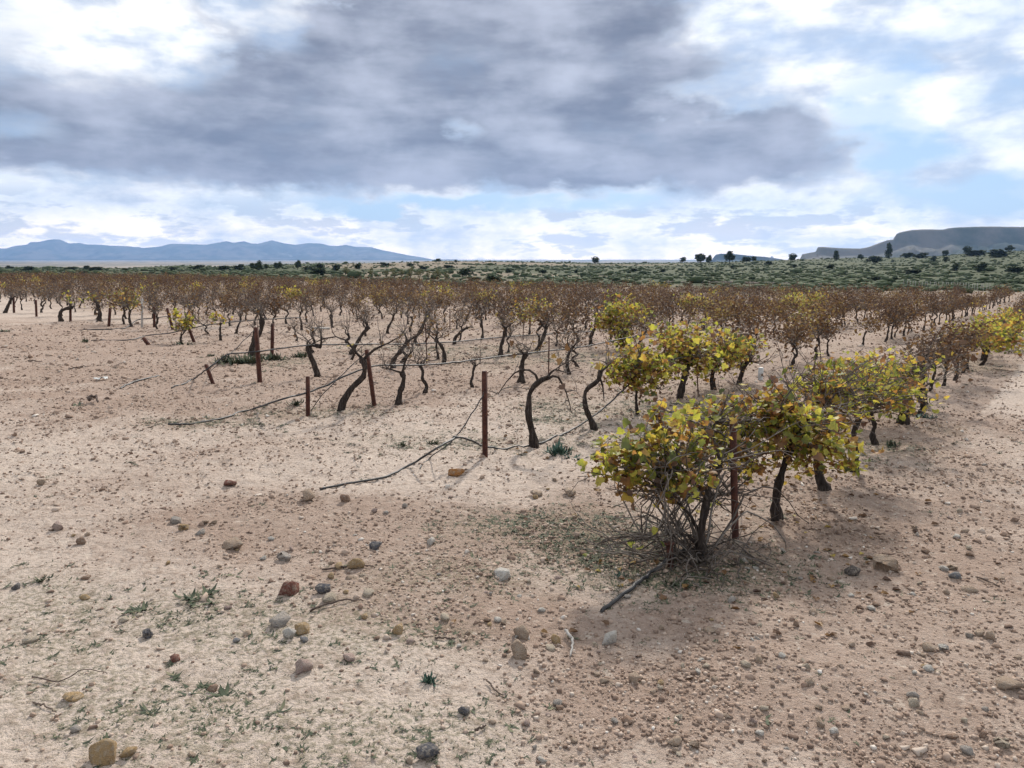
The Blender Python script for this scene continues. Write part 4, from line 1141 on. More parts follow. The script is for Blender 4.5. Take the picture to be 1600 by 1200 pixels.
NAMED = [
    (90, 818, 25, 'pink', 'pinkish pyramid-shaped stone alone on pale sand', (2, 1)), (163, 1180, 45, 'ochre', 'largest ochre boulder, the bigger of a touching pair', (2, 1)), (201, 1175, 33, 'ochre', 'ochre-brown stone leaning on the largest boulder', (1, 1)),
    (452, 922, 31, 'red', 'blocky dark red stone with a pale stain', (2, 1)), (438, 970, 38, 'grey', 'grey-tan wedge stone balanced on its point', (1, 1)), (515, 935, 27, 'cream', 'cream oval stone propped against a grey slab', (1, 0)),
    (505, 922, 28, 'slate', 'grey slab stone standing behind a cream one', (1, 1)), (473, 985, 25, 'ochre', 'ochre flat-faced stone beside a whitish one', (1, 1)), (452, 994, 22, 'white', 'whitish round stone touching an ochre one', (2, 0)),
    (475, 1001, 15, 'blue', 'small blue-grey stone below the ochre flat-faced one', (1, 0)), (475, 1042, 30, 'pink', 'purple-grey cone-shaped stone half sunk in sand', (2, 1)), (545, 1027, 22, 'pink', 'mauve-grey rounded stone alone on pale sand', (1, 0)),
    (556, 882, 25, 'ochre', 'ochre round stone behind a straight dark stick', (2, 0)), (529, 884, 16, 'ochre', 'smaller ochre stone behind the same dark stick', (2, 0)), (587, 855, 21, 'slate', 'dark slate-blue flat stone on reddish gravel', (1, 1)),
    (674, 846, 22, 'white', 'white stone among reddish gravel', (2, 1)), (786, 892, 34, 'white', 'long flat white stone near the grass', (0, 1)), (622, 985, 21, 'ochre', 'ochre egg-shaped stone on bare sand', (2, 0)),
    (642, 1003, 16, 'pink', 'small pinkish stone below the ochre egg-shaped one', (1, 0)), (695, 965, 20, 'cream', 'pale smooth stone beside a small dark one', (1, 0)), (816, 988, 33, 'tan', 'tan angular stone, the upper of two big tan ones', (2, 1)),
    (812, 1019, 32, 'tan', 'tan flat-faced stone, the lower of two big tan ones', (2, 1)), (869, 998, 18, 'ochre', 'upright brown-ochre stone beside a curved grey stick', (2, 1)), (860, 1009, 22, 'cream', 'cream flat stone below the upright ochre one', (0, 0)),
    (953, 994, 37, 'white', 'large whitish stone lying clear of the others', (1, 1)), (725, 1113, 18, 'slate', 'round dark grey stone on a sandy mound', (2, 0)), (668, 1174, 40, 'slate', 'large dark slate-grey stone at the bottom edge', (1, 0)),
    (1383, 878, 42, 'tan', 'long grey-tan stone lying beside the grassy shade', (1, 0)), (1331, 889, 27, 'dark', 'dark brown stone next to the long grey-tan one', (1, 0)), (1574, 1066, 38, 'tan', 'broad flat tan stone at the track side', (0, 1)),
    (713, 735, 28, 'orange', 'orange-brown broken block near the tall rusty post', (1, 1)), (48, 991, 25, 'cream', 'pale flat stone half buried in smooth sand', (0, 0)), (230, 985, 22, 'slate', 'dark grey stone with a small tan one behind', (1, 0)),
    (273, 1024, 18, 'red', 'small dark maroon stone standing in weeds', (2, 1)), (333, 1073, 17, 'brown', 'small red-brown stone above a weed tuft', (1, 1)), (114, 1081, 33, 'ochre', 'flat yellowish stone beside a thin curled twig', (0, 0)),
    (119, 1138, 20, 'grey', 'grey-brown stone sunk in sand above the boulders', (1, 0)), (482, 773, 28, 'tan', 'tan pyramid stone near the end of the black hose', (2, 1)), (539, 781, 16, 'brown', 'small brown peaked stone below the black hose', (2, 1)),
    (445, 868, 24, 'grey', 'pale grey smooth stone above the dark red block', (1, 0)), (364, 846, 40, 'tan', 'long flat tan slab among gravel', (0, 1)), (314, 832, 18, 'grey', 'grey rounded stone below a cluster of gravel', (1, 0)),
    (288, 826, 18, 'ochre', 'mustard-coloured stone in the gravel cluster', (2, 0)), (275, 811, 24, 'grey', 'grey-tan stone topping the gravel cluster', (1, 0)), (838, 769, 22, 'tan', 'tan stone between the orange block and the leafy vine', (1, 0)),
    (890, 766, 23, 'tan', 'tan stone next to the leafy vine overhang', (1, 0)), (576, 925, 28, 'cream', 'pale flattish stone right of the cream oval pair', (0, 0)), (1421, 702, 15, 'cream', 'pale stone under the stout crooked vine', (1, 0)),
    (980, 1126, 26, 'brown', 'reddish flat shard of stone', (0, 1)), (1055, 1160, 26, 'tan', 'rounded tan stone at the lower gravel', (1, 0)), (1085, 1167, 18, 'tan', 'smaller tan stone next to the rounded tan one', (1, 0)),
    (1512, 1171, 25, 'grey', 'grey-brown pointed stone near the bottom corner', (1, 1)), (1565, 1158, 24, 'cream', 'cream oval stone near the bottom corner', (1, 0)), (1515, 916, 26, 'tan', 'long narrow tan stone on the track', (0, 0)),
    (1474, 887, 17, 'white', 'white rounded stone touching a tan one on the track', (1, 0)), (1488, 885, 16, 'tan', 'tan stone touching a white one on the track', (1, 0)), (1491, 898, 20, 'blue', 'grey-green angular stone below the white and tan pair', (1, 1)),
    (846, 685, 14, 'cream', 'small pale stone under the hose arch', (1, 0)), (360, 751, 20, 'red', 'dark maroon stone far from the others on sand', (1, 1)), (1450, 1012, 25, 'tan', 'tan humped stone beside a white one', (1, 0)),
    (1474, 1013, 18, 'white', 'white stone beside a tan humped one', (1, 0)), (1150, 849, 12, 'cream', 'cream stone resting against the hollow post foot', (2, 0)), (1175, 868, 20, 'tan', 'tan stone in the shade below the hollow post', (1, 0)),
]
for (px, py, w, tone, lab, shp) in NAMED: stone(px, py, w, tone, lab, shp)
MINOR = [(128, 845, 18, 'brown'), (134, 899, 17, 'brown'), (133, 928, 15, 'ochre'), (25, 913, 14, 'slate'), (387, 987, 19, 'tan'), (370, 999, 14, 'blue'), (570, 964, 15, 'ochre'), (356, 949, 13, 'pink'), (286, 940, 15, 'cream'), (194, 962, 16, 'cream'),
         (333, 818, 14, 'tan'), (320, 818, 13, 'tan'), (67, 756, 14, 'tan'), (541, 928, 13, 'ochre'), (777, 968, 15, 'white'), (787, 974, 14, 'tan'), (760, 969, 16, 'brown'), (769, 1129, 16, 'tan'), (991, 1061, 22, 'tan'), (944, 1063, 17, 'tan'),
         (871, 1096, 17, 'grey'), (1060, 1124, 15, 'cream'), (847, 1185, 18, 'white'), (847, 950, 14, 'white'), (1495, 834, 15, 'white'), (1508, 827, 13, 'tan'), (1446, 858, 14, 'brown'), (1515, 865, 13, 'brown'), (1135, 1118, 20, 'tan'), (1192, 1107, 19, 'cream'),
         (1164, 1042, 18, 'cream'), (1116, 1062, 16, 'tan'), (1303, 1140, 18, 'white'), (1280, 1126, 22, 'tan'), (1530, 988, 18, 'tan'), (1546, 994, 17, 'tan'), (1515, 992, 14, 'grey'), (1450, 1047, 20, 'white'), (1426, 1101, 18, 'cream'), (1425, 1087, 17, 'grey'),
         (1264, 1068, 22, 'tan'), (1287, 1077, 14, 'tan'), (1488, 1147, 20, 'brown'), (1330, 928, 13, 'white'), (1361, 950, 14, 'white'), (1369, 944, 13, 'brown'), (1270, 957, 15, 'tan'), (1110, 985, 16, 'tan'), (683, 968, 9, 'dark'), (1050, 905, 14, 'tan'),
         (1180, 888, 12, 'white'), (1222, 860, 12, 'grey'), (1330, 1010, 12, 'tan'), (1222, 1030, 12, 'white'), (300, 1180, 12, 'tan'), (640, 1190, 14, 'tan')]
KNOWN = {'tan': 'tan', 'ochre': 'ochre', 'cream': 'cream', 'white': 'white', 'grey': 'grey', 'pink': 'pinkish', 'red': 'dark red', 'brown': 'brown', 'dark': 'blackish', 'slate': 'slate-grey', 'blue': 'blue-grey', 'orange': 'orange'}
loose = []
for (px, py, w, tone) in MINOR: loose.append((px, py, tone, stone(px, py, w, tone, None, (int(srng.integers(0, 3)), int(srng.integers(0, 2))), 'small loose stones')))
cnt = 0
while cnt < 150:
    px, py = srng.uniform(5, 1595), 720 + 470 * srng.random() ** 1.2
    if 930 < px < 1330 and py < 860: continue
    q = hit(px, py)
    if px < 560 and py > 900 and srng.random() < 0.75: continue
    if float(clod_field(np.array([q.x]), np.array([q.y]))[0]) < srng.uniform(0.05, 0.55): continue
    w = srng.uniform(8, 14.5) * (0.75 + 0.35 * (py - 720) / 480)
    tone = str(srng.choice(['tan', 'tan', 'tan', 'ochre', 'pink', 'cream', 'cream', 'brown', 'grey', 'white']))
    loose.append((px, py, tone, stone(px, py, w, tone, None, (int(srng.integers(0, 3)), int(srng.random() < 0.7)), 'small loose stones')))
    cnt += 1
ANCHOR = {'dark red blocky stone': (452, 922), 'pair of ochre boulders': (180, 1178), 'pinkish pyramid stone': (90, 818), 'loose end of the black hose': (500, 766), 'large whitish stone': (953, 994), 'broad flat tan stone': (1574, 1066), 'dark green rosette weed': (668, 1064),
          'long grey-tan stone': (1383, 878), 'orange-brown block': (713, 735), 'long flat white stone': (786, 892), 'large dark slate stone': (668, 1174), 'short flat-capped stake': (1048, 880), 'reddish flat shard': (980, 1126), 'dark slate-blue flat stone': (587, 855),
          'white and tan touching pair': (1480, 887), 'tan humped stone': (1450, 1012), 'mauve-grey rounded stone': (545, 1027), 'two big tan stones': (814, 1003), 'cream oval stone in the corner': (1565, 1158), 'mustard stone': (288, 826)}
near = {}
for (px, py, tone, q) in loose:
    d_, a_ = min((math.hypot(px - ax_, (py - ay_) * 1.6), nm_) for nm_, (ax_, ay_) in ANCHOR.items())
    near.setdefault((a_, tone), []).append((d_, q))
ORD = ['first', 'second', 'third', 'fourth', 'fifth', 'sixth', 'seventh', 'eighth', 'ninth', 'tenth', 'eleventh', 'twelfth', 'thirteenth', 'fourteenth', 'fifteenth', 'sixteenth', 'seventeenth', 'eighteenth', 'nineteenth', 'twentieth', 'twenty-first', 'twenty-second', 'twenty-third', 'twenty-fourth', 'twenty-fifth', 'twenty-sixth', 'twenty-seventh', 'twenty-eighth', 'twenty-ninth', 'thirtieth']
for (a_, tone), ls in near.items():
    for n_, (d_, q) in enumerate(sorted(ls, key=lambda e_: e_[0])):
        q['label'] = ('small %s stone, %s out from the %s' % (KNOWN[tone], ORD[n_], a_)) if len(ls) > 1 else 'only small %s stone by the %s' % (KNOWN[tone], a_)

# ------------------------------------------------------------------ gravel and clods (past counting)
prng = np.random.default_rng(5)
NP = 160000
Rr_ = np.exp(prng.uniform(np.log(2.0), np.log(28), NP)) ; Aa = np.radians(prng.uniform(-44, 44, NP))
gx, gy = Rr_ * np.sin(Aa), Rr_ * np.cos(Aa)
cf = clod_field(gx, gy)
keep = prng.random(NP) < np.clip(np.interp(Rr_, [5, 8], [0.06, 0.5]) + 0.95 * np.clip(cf, 0, 1) ** 1.5, 0, 1) * (0.35 + 0.65 * sstep(-0.25, 0.2, fbm(gx * 1.6 + 5, gy * 1.6, 3)))
gx, gy, Rr_ = gx[keep], gy[keep], Rr_[keep]
size = np.clip(np.exp(prng.normal(np.log(0.0050), 0.54, len(gx))), 0.0025, 0.026) * np.interp(Rr_, [2, 5, 10, 22], [0.8, 1.15, 1.8, 3.0])
gzz = H(gx, gy)
b = MB()
bigp = size > 0.0125
for k in range(6):
    g = np.random.default_rng(600 + k)
    for (TV, TF, sel0) in ((ICO_V, ICO_F, bigp), (BOX_V, BOX_F, ~bigp)):
        if TV is ICO_V: TV, TF = hull_rock(880 + k, 10, 0.65, 0)
        tv = lathe_noise(TV, g, 0.22) * np.array([1, g.uniform(0.65, 1), g.uniform(0.6, 0.85)])
        sel = np.nonzero(sel0)[0][k::6]
        b.inst(tv, TF, np.stack([gx[sel], gy[sel], gzz[sel] + size[sel] * 0.2], -1), rots(len(sel), prng, 0.3), size[sel])
tag(obj('gravel', b.mesh('gravel', M['clod'], False)), 'loose gravel and soil clods strewn over the ground', 'gravel', None, 'stuff')
print('pebbles', len(gx))

# ------------------------------------------------------------------ weeds
BLADE_V = np.array([(-0.09, 0, 0), (0.09, 0, 0), (-0.12, 0.5, 0.22), (0.12, 0.5, 0.22), (0, 1.0, 0.18)])
BLADE_F = np.array([(0, 1, 3), (0, 3, 2), (2, 3, 4)])


def tuft(b, P, g, n, size, lift=0.5):
    a = g.uniform(0, 6.28, n); l = size * g.uniform(0.5, 1.1, n); e_ = g.uniform(0.1, 1.2, n) * lift
    ca, sa, ce, se = np.cos(a), np.sin(a), np.cos(e_), np.sin(e_); z = np.zeros(n)
    Yv = np.stack([ca * ce, sa * ce, se], -1); Xv = np.stack([-sa, ca, z], -1); Zv = np.cross(Xv, Yv)
    b.inst(BLADE_V, BLADE_F, np.repeat(np.asarray(P)[None], n, 0) + g.normal(0, size * 0.18, (n, 3)) * [1, 1, 0], np.stack([Xv, Yv, Zv], -1), l)


wr = np.random.default_rng(31); b = MB(); nt = 0
NG = 62000
Rr_ = np.exp(wr.uniform(np.log(2.0), np.log(20), NG)); Aa = np.radians(wr.uniform(-42, 42, NG))
gx, gy = Rr_ * np.sin(Aa), Rr_ * np.cos(Aa)
gf = grass_field(gx, gy) * (0.25 + 0.75 * sstep(-0.1, 0.35, fbm(gx * 2.2, gy * 2.2, 3)))
keep = wr.random(NG) < gf * np.where((gy < 4.0) & (gx < 0.35), 0.24, 1.0) + 0.006
for x_, y_, z_, r_ in zip(gx[keep], gy[keep], H(gx[keep], gy[keep]), Rr_[keep]):
    tuft(b, (x_, y_, z_ - 0.002), wr, int(wr.integers(8, 15)), float(np.exp(wr.normal(-3.85, 0.35))) * (0.85 + r_ * 0.11), 0.42); nt += 1
    for q_ in range(int(wr.integers(0, 5))):
        o_ = wr.normal(0, 0.032, 2) * (1 + r_ * 0.05); x2, y2 = x_ + o_[0] * 1.5, y_ + o_[1]
        tuft(b, (x2, y2, z_ - 0.001), wr, int(wr.integers(6, 12)), float(np.exp(wr.normal(-4.0, 0.35))) * (0.85 + r_ * 0.11), 0.42)
for (px, py, sg, n_) in ((925, 850, 0.30, 420), (965, 845, 0.22, 260), (1005, 903, 0.18, 220), (1045, 905, 0.16, 160), (1190, 885, 0.26, 220), (850, 828, 0.35, 200), (880, 642, 0.5, 260), (1000, 640, 0.5, 160), (700, 690, 0.5, 120), (430, 566, 0.6, 90), (1350, 705, 0.4, 140), (330, 662, 0.5, 80), (520, 645, 0.5, 80)):
    c_ = hit(px, py); q = wr.normal(0, sg, (n_, 2)) + [c_.x, c_.y]; zq = H(q[:, 0], q[:, 1])
    for (x_, y_), z_ in zip(q, zq): tuft(b, (x_, y_, z_ - 0.001), wr, int(wr.integers(6, 11)), float(np.exp(wr.normal(-3.6, 0.3))), 0.6)
tag(obj('grass', b.mesh('grass', M['weed'], False)), 'thin low grass and sprouts dotting the sand', 'grass', None, 'stuff')
print('tufts', nt)


def weed(px, py, w, label, n=60, mat='weed', lift=0.9, nm='weed', spread=0.35):
    p_ = hit(px, py); s_ = w * p_.y / F; g = np.random.default_rng(int(px * 7 + py)); b = MB()
    for k in range(max(3, n // 8)):
        q = g.normal(0, s_ * spread * 0.6, 2); tuft(b, (q[0], q[1] * 0.8, 0), g, 9, s_ * 0.5, lift)
    tag(obj(nm, b.mesh('weed', M[mat], False), None, p_), label, 'weed', 'weeds')


weed(668, 1066, 34, 'dark green rosette weed alone on bare sand', 60, 'weed_blue', 1.2, spread=0.12)
weed(872, 706, 42, 'blue-green leafy weed beside the bare S-shaped vine', 110, 'weed_blue', 1.1)
weed(898, 712, 32, 'low blue-green weed spreading beside the leafier one', 60, 'weed_blue', 0.6)
weed(62, 908, 28, 'dark weed tuft beside the small slate stone', 50, 'weed', 0.8)
weed(316, 938, 50, 'spreading green weed beside a small cream stone', 80, 'weed', 0.5)
weed(222, 952, 48, 'wide flat green weed patch on smooth sand', 80, 'weed', 0.4)
weed(133, 534, 14, 'small round bush weed at the hose end', 60, 'weed', 1.3)
weed(627, 697, 18, 'small round green tuft on open sand', 50, 'weed', 1.0)
weed(676, 691, 18, 'round green tuft left of the hose arch', 50, 'weed', 1.0)
weed(462, 634, 26, 'green tuft at the foot of the short upright post', 60, 'weed', 1.0)
for (px, py, w, lb) in [(350, 566, 34, 'bright green weed clump left of the thick rusty post'), (375, 568, 44, 'wide bright green weed clump before the thick leaning vine'), (395, 566, 36, 'bright green weed clump beside the thick rusty post'), (425, 562, 38, 'bright green weed clump under the rear rusty post'), (472, 556, 26, 'small green weed clump right of the rear rusty post'), (328, 558, 12, 'little round weed left of the bright green clumps')]:
    weed(px, py, w, lb, 110, 'weed', 0.9)
weed(1400, 758 - 63, 26, 'dark green weed at the foot of the stout crooked vine', 60, 'weed', 0.9)
weed(1443, 651, 30, 'blue-green weed spreading at the track edge', 70, 'weed_blue', 0.7)
weed(8, 519, 16, 'low weed on the far open soil', 50, 'weed', 0.6)
weed(285, 537, 34, 'dark ground weeds under the low bushy yellow vine', 70, 'weed', 0.4)
weed(1060, 915, 30, 'yellow-green weed below the short flat-capped stake', 60, 'weed', 0.9)
weed(968, 900, 16, 'small upright weed in the sparse grass', 40, 'weed_blue', 1.2)


# fallen leaves under the leafy vines
fl = np.random.default_rng(8); b = MB(); P_ = []
for (px, py, rx, n_) in ((1100, 885, 0.55, 70), (1214, 815, 0.5, 60), (1290, 768, 0.5, 50), (1411, 664, 0.5, 40), (836, 697, 0.4, 8), (1062, 624, 0.5, 40), (996, 650, 0.5, 30)):
    c_ = hit(px, py); q = fl.normal(0, rx, (n_, 2)) + [c_.x, c_.y - 0.1]; P_.append(np.column_stack([q, H(q[:, 0], q[:, 1]) + 0.006]))
P_ = np.vstack(P_); b.inst(CURL_V, CURL_F, P_, rots(len(P_), fl, 0.3), fl.uniform(0.025, 0.055, len(P_)))
tag(obj('fallen_leaves', b.mesh('fallen_leaves', M['leaf_rust'], False)), 'fallen brown leaves scattered under the leafy vines', 'leaves', None, 'stuff')


# ------------------------------------------------------------------ sticks and litter
def stick(pts, r_, label, mat='stick', nm='stick', n=14):
    P = smooth_path([np.array(gz(x_, y_, r_ * 1.1 + u_)) for x_, y_, u_ in pts], n)
    g = np.random.default_rng(int(pts[0][0])); P = P + g.normal(0, r_ * 0.5, P.shape); P[:, 2] = np.maximum(P[:, 2], H(P[:, 0], P[:, 1]) + r_ * 0.5)
    b = MB(); b.tube(P - P[0], np.linspace(r_, r_ * 0.45, n), 6, True, 0.12, 3)
    tag(obj(nm, b.mesh('stick', M[mat]), None, Vector(P[0])), label, 'stick', 'sticks on the ground')


stick([(504, 893, 0), (535, 889, .006), (560, 888, .006), (586, 891, 0)], 0.006, 'straight dark stick lying before two ochre stones')
stick([(483, 960, 0), (510, 953, .006), (540, 946, .006), (568, 942, 0)], 0.006, 'thin dark stick below the cream oval stone')
stick([(884, 992, .01), (892, 1003, .015), (895, 1015, .012), (891, 1030, 0)], 0.008, 'curved grey stick beside the upright ochre stone', 'palewood')
stick([(680, 1001, 0), (695, 1000, .004), (712, 1000, 0)], 0.005, 'short stick alone on smooth sand')
stick([(760, 1068, .01), (775, 1082, .006), (788, 1089, 0)], 0.004, 'forked dark twig on the sandy mound')
stick([(50, 1058, .01), (95, 1066, .01), (130, 1058, .03), (168, 1050, 0)], 0.003, 'thin curled twig beside the flat yellowish stone')
stick([(52, 1096, 0), (70, 1102, .004), (88, 1110, 0)], 0.004, 'short thin twig left of the boulders')
stick([(140, 630, .02), (148, 628, .05), (154, 631, .02)], 0.022, 'dark gnarled root piece on open soil')
stick([(1526, 903, 0), (1545, 909, .004), (1562, 918, 0)], 0.005, 'short dark twig on the track')
stick([(743, 1150, .01), (752, 1144, .004), (760, 1140, 0)], 0.005, 'small dark twig stub on sand below the tan stone')
stick([(1005, 835, 0), (1022, 840, .006), (1040, 842, 0)], 0.005, 'brown stick in the grass beside the leafy vine')
stick([(106, 575, 0), (122, 575, .01), (138, 573, .03)], 0.012, 'dark branch lying on the far open soil')
stick([(45, 566, 0), (55, 567, .02), (66, 567, 0)], 0.014, 'short dark branch piece by the vineyard edge')
stick([(176, 573, 0), (185, 569, .01), (194, 565, 0)], 0.009, 'thin dark stick pointing up the far soil')

pl = hit(158, 594); b = MB(); g = np.random.default_rng(2)
n = 7; xs, ys = np.meshgrid(np.linspace(-.09, .09, n), np.linspace(-.05, .05, n))
V = np.stack([xs, ys, 0.022 + 0.008 * np.sin(xs * 40) + 0.008 * g.normal(0, 1, xs.shape)], -1).reshape(-1, 3)
V2 = V - [0, 0, 0.004]; q = [(a * n + c_, a * n + c_ + 1, (a + 1) * n + c_ + 1, (a + 1) * n + c_) for a in range(n - 1) for c_ in range(n - 1)]
b.add(np.vstack([V, V2]), None, q + [tuple(i_ + n * n for i_ in reversed(f_)) for f_ in q])
tag(obj('plastic_scrap', b.mesh('plastic_scrap', M['plastic'])), 'crumpled whitish plastic scrap on the bare soil', 'litter').location = pl
pl = hit(497, 545); pb = atY(501, 513, pl.y + 1.2); b = MB()
b.add(BOX_V / 0.7 * [0.21, 0.03, 0.018], BOX_F)
q = tag(obj('board', b.mesh('board', M['palewood'], False), None, pb), 'grey weathered board caught in the vine canes', 'board'); q.rotation_euler = (0.3, 0.03, 0.05)
b = MB(); b.tube([(0, 0, 0), (0.01, 0, -(pb.z - h1(pb.x, pb.y)) * 0.5), (0.0, 0, -(pb.z - h1(pb.x, pb.y)) - 0.05)], [0.014] * 3, 6)
obj('prop', b.mesh('board_prop', M['stick']), q)


# ------------------------------------------------------------------ background: scrub, trees, walls
def crown_mesh(seed, nblob, nleaf, lsize, shape, mat):
    g = np.random.default_rng(seed); b = MB()
    cs = []
    for k in range(nblob):
        q = g.normal(0, 1, 3); q /= np.linalg.norm(q); q *= g.uniform(0.2, 0.8)
        if shape == 'cone': z_ = g.uniform(-0.8, 0.9); q = np.array([q[0] * (1.0 - z_) * 0.45, q[1] * (1.0 - z_) * 0.45, z_])
        cs.append((q, g.uniform(0.22, 0.42)))
    L = []
    for c_, r_ in cs:
        v = g.normal(0, 1, (nleaf // nblob, 3)); v /= np.linalg.norm(v, axis=1, keepdims=True)
        L.append(c_ + v * r_ * g.uniform(0.5, 1, (len(v), 1)) ** 0.5)
    L = np.vstack(L); b.inst(FOLD_V * [1, 1, 1], FOLD_F, L, rots(len(L), g), g.uniform(0.6, 1.3, len(L)) * lsize)
    return b.mesh('tree_crown', mat, False)


CROWN = {'round': [crown_mesh(s_, 16, 1100, 0.26, 'round', M['evergreen']) for s_ in (1, 2, 3)],
         'cone': [crown_mesh(s_, 18, 1000, 0.22, 'cone', M['evergreen']) for s_ in (4, 5)],
         'almond': [crown_mesh(s_, 12, 420, 0.17, 'round', M['almond']) for s_ in (6, 7)],
         'shrub': [crown_mesh(s_, 12, 700, 0.28, 'round', M['evergreen']) for s_ in (8, 9)]}
b = MB(); b.tube([(0, 0, -0.3), (0.02, 0.0, 0.35), (-0.02, 0.02, 0.75), (0.0, 0, 1.1)], [0.10, 0.075, 0.06, 0.03], 6); b.tube([(0, 0, 0.5), (0.2, 0.05, 0.8), (0.32, 0.05, 1.0)], [0.05, 0.035, 0.02], 5); b.tube([(0, 0, 0.55), (-0.2, -0.05, 0.85), (-0.3, -0.1, 1.05)], [0.05, 0.035, 0.02], 5)
TRUNK = b.mesh('tree_trunk', M['bark'])


def tree(px, py, w, h, kind, label, group, nm='tree', cat='tree', Y=None, k=0):
    p_ = hit(px, py) if Y is None else None
    if Y is not None:
        q = atY(px, py, Y); p_ = Vector((q.x, q.y, h1(q.x, q.y)))
    s_ = p_.y / F * (0.86 if group == RT else 1.0); hh, ww = h * s_, w * s_
    e = empty(nm, p_); tag(e, label, cat, group)
    stem = 0.25 if kind == 'almond' else (0.10 if kind in ('round', 'cone') else 0.03)
    t_ = obj('trunk', TRUNK, e); t_.scale = (hh * 0.5, hh * 0.5, hh * (stem + 0.25))
    c_ = obj('crown', CROWN[kind][k % len(CROWN[kind])], e); tag(c_, kind=None)
    c_.scale = (ww * 0.52, ww * 0.52, hh * (1 - stem) * 0.56); c_.location = (0, 0, hh * (stem + (1 - stem) * 0.52)); c_.rotation_euler = (0, 0, k * 1.7 + px)


RT = 'trees on the scrub ridge'
tree(930, 412.5, 16, 12, 'round', 'lone round dark tree on the low skyline', RT, k=0)
tree(1066, 411, 14, 10, 'round', 'small tree left of the dark ridge clump', RT, k=1)
tree(1095, 412, 22, 19, 'round', 'broad dark tree in the middle of the ridge clump', RT, k=2)
tree(1108, 412, 13, 14, 'round', 'narrow tree touching the broad dark one', RT, k=0)
tree(1140, 411, 22, 20, 'round', 'tall dark tree before the small mesa', RT, k=1)
tree(1166, 411, 18, 12, 'round', 'low tree right of the small mesa trees', RT, k=2)
tree(1238, 408.5, 16, 13, 'round', 'round tree just left of the stepped mesa end', RT, k=0)
tree(1306, 407, 17, 15, 'cone', 'pointed tree below the lower mesa step', RT, k=0)
tree(1346, 406, 14, 9, 'round', 'low rounded tree between two pointed ones', RT, k=1)
tree(1388, 403, 19, 22, 'cone', 'tallest pine against the mesa cliff', RT, k=1)
tree(1477, 398, 12, 11, 'round', 'small tree below the mesa top', RT, k=2)
tree(1511, 398, 16, 14, 'round', 'tree on the bushy ridge end', RT, k=0)
tree(1576, 392, 18, 11, 'round', 'broad tree near the ridge top at the frame edge', RT, k=1)
BUSH = [(1365, 411, 26, 11), (1458, 409, 14, 9), (1478, 410, 10, 9), (1534, 425, 22, 15), (1585, 428, 30, 12), (1298, 421, 20, 8), (1425, 428, 36, 7), (1492, 423, 16, 12), (1178, 409, 12, 8), (1205, 407, 10, 6), (1370, 440, 24, 8), (1400, 440, 18, 7),
        (1525, 401, 40, 10), (1560, 402, 46, 12), (1420, 403, 24, 8), (1440, 403, 30, 8), (1200, 415, 14, 7), (1145, 420, 12, 5), (990, 425, 14, 6), (900, 427, 10, 6), (848, 428, 14, 7), (1035, 425, 14, 5), (1240, 418, 12, 5), (930, 440, 16, 6)]
for i_, (px, py, w, h) in enumerate(BUSH):
    tree(px, py, w, h, 'shrub', 'dark shrub on the green scrub slope, %s counting from the left' % ORD[sorted(BUSH).index((px, py, w, h))], 'shrubs on the scrub slope', 'shrub', 'shrub', k=i_)
tree(728, 432, 26, 12, 'shrub', 'dense dark green bush left of a wider one', 'bushes past the vineyard', 'bush', 'bush', k=0)
tree(770, 442, 34, 12, 'shrub', 'wide low dark green bush at the vineyard edge', 'bushes past the vineyard', 'bush', 'bush', k=1)
tree(742, 441, 30, 8, 'shrub', 'pale low bush between the two dark bushes', 'bushes past the vineyard', 'bush', 'bush', k=0)
tree(371, 440, 20, 9, 'shrub', 'isolated dark bush in the far vine rows', 'bushes past the vineyard', 'bush', 'bush', Y=60, k=1)
ALM = [(581, 434, 12, 16), (604, 435, 12, 14), (616, 437, 15, 18), (628, 436, 13, 17), (641, 438, 17, 19), (655, 438, 16, 18), (669, 438, 12, 15), (684, 439, 18, 19), (698, 438, 11, 13), (540, 431, 18, 15)]
for i_, (px, py, w, h) in enumerate(ALM):
    tree(px, py, w, h, 'almond', 'pale almond tree past the vineyard, %s from the left of its row' % ORD[sorted(ALM).index((px, py, w, h))], 'almond trees past the vineyard', 'almond_tree', 'tree', k=i_)
LT = [(405, 424, 14, 15), (417, 421, 8, 8), (432, 420, 10, 10), (437, 420, 9, 10), (465, 421, 12, 13), (500, 420, 20, 8), (525, 424, 20, 10), (560, 420, 18, 8), (45, 424, 22, 8), (15, 421, 14, 6), (135, 422, 14, 7), (110, 424, 30, 7), (150, 424, 30, 7), (195, 424, 16, 5), (270, 423, 14, 6), (310, 422, 30, 8), (350, 423, 20, 8), (375, 422, 22, 9), (395, 421, 12, 10), (480, 424, 26, 8), (497, 430, 30, 11), (640, 416, 16, 5), (685, 409, 10, 5), (712, 410, 6, 4), (795, 427, 14, 6), (660, 421, 18, 6), (700, 420, 20, 6), (600, 416, 20, 6)]
for i_, (px, py, w, h) in enumerate(LT):
    tree(px, py, w, h, 'round' if i_ < 5 else 'shrub', 'small dark tree in the low far belt, %s from the left' % ORD[sorted(LT).index((px, py, w, h))], 'trees in the far belt', 'tree', 'tree', k=i_)

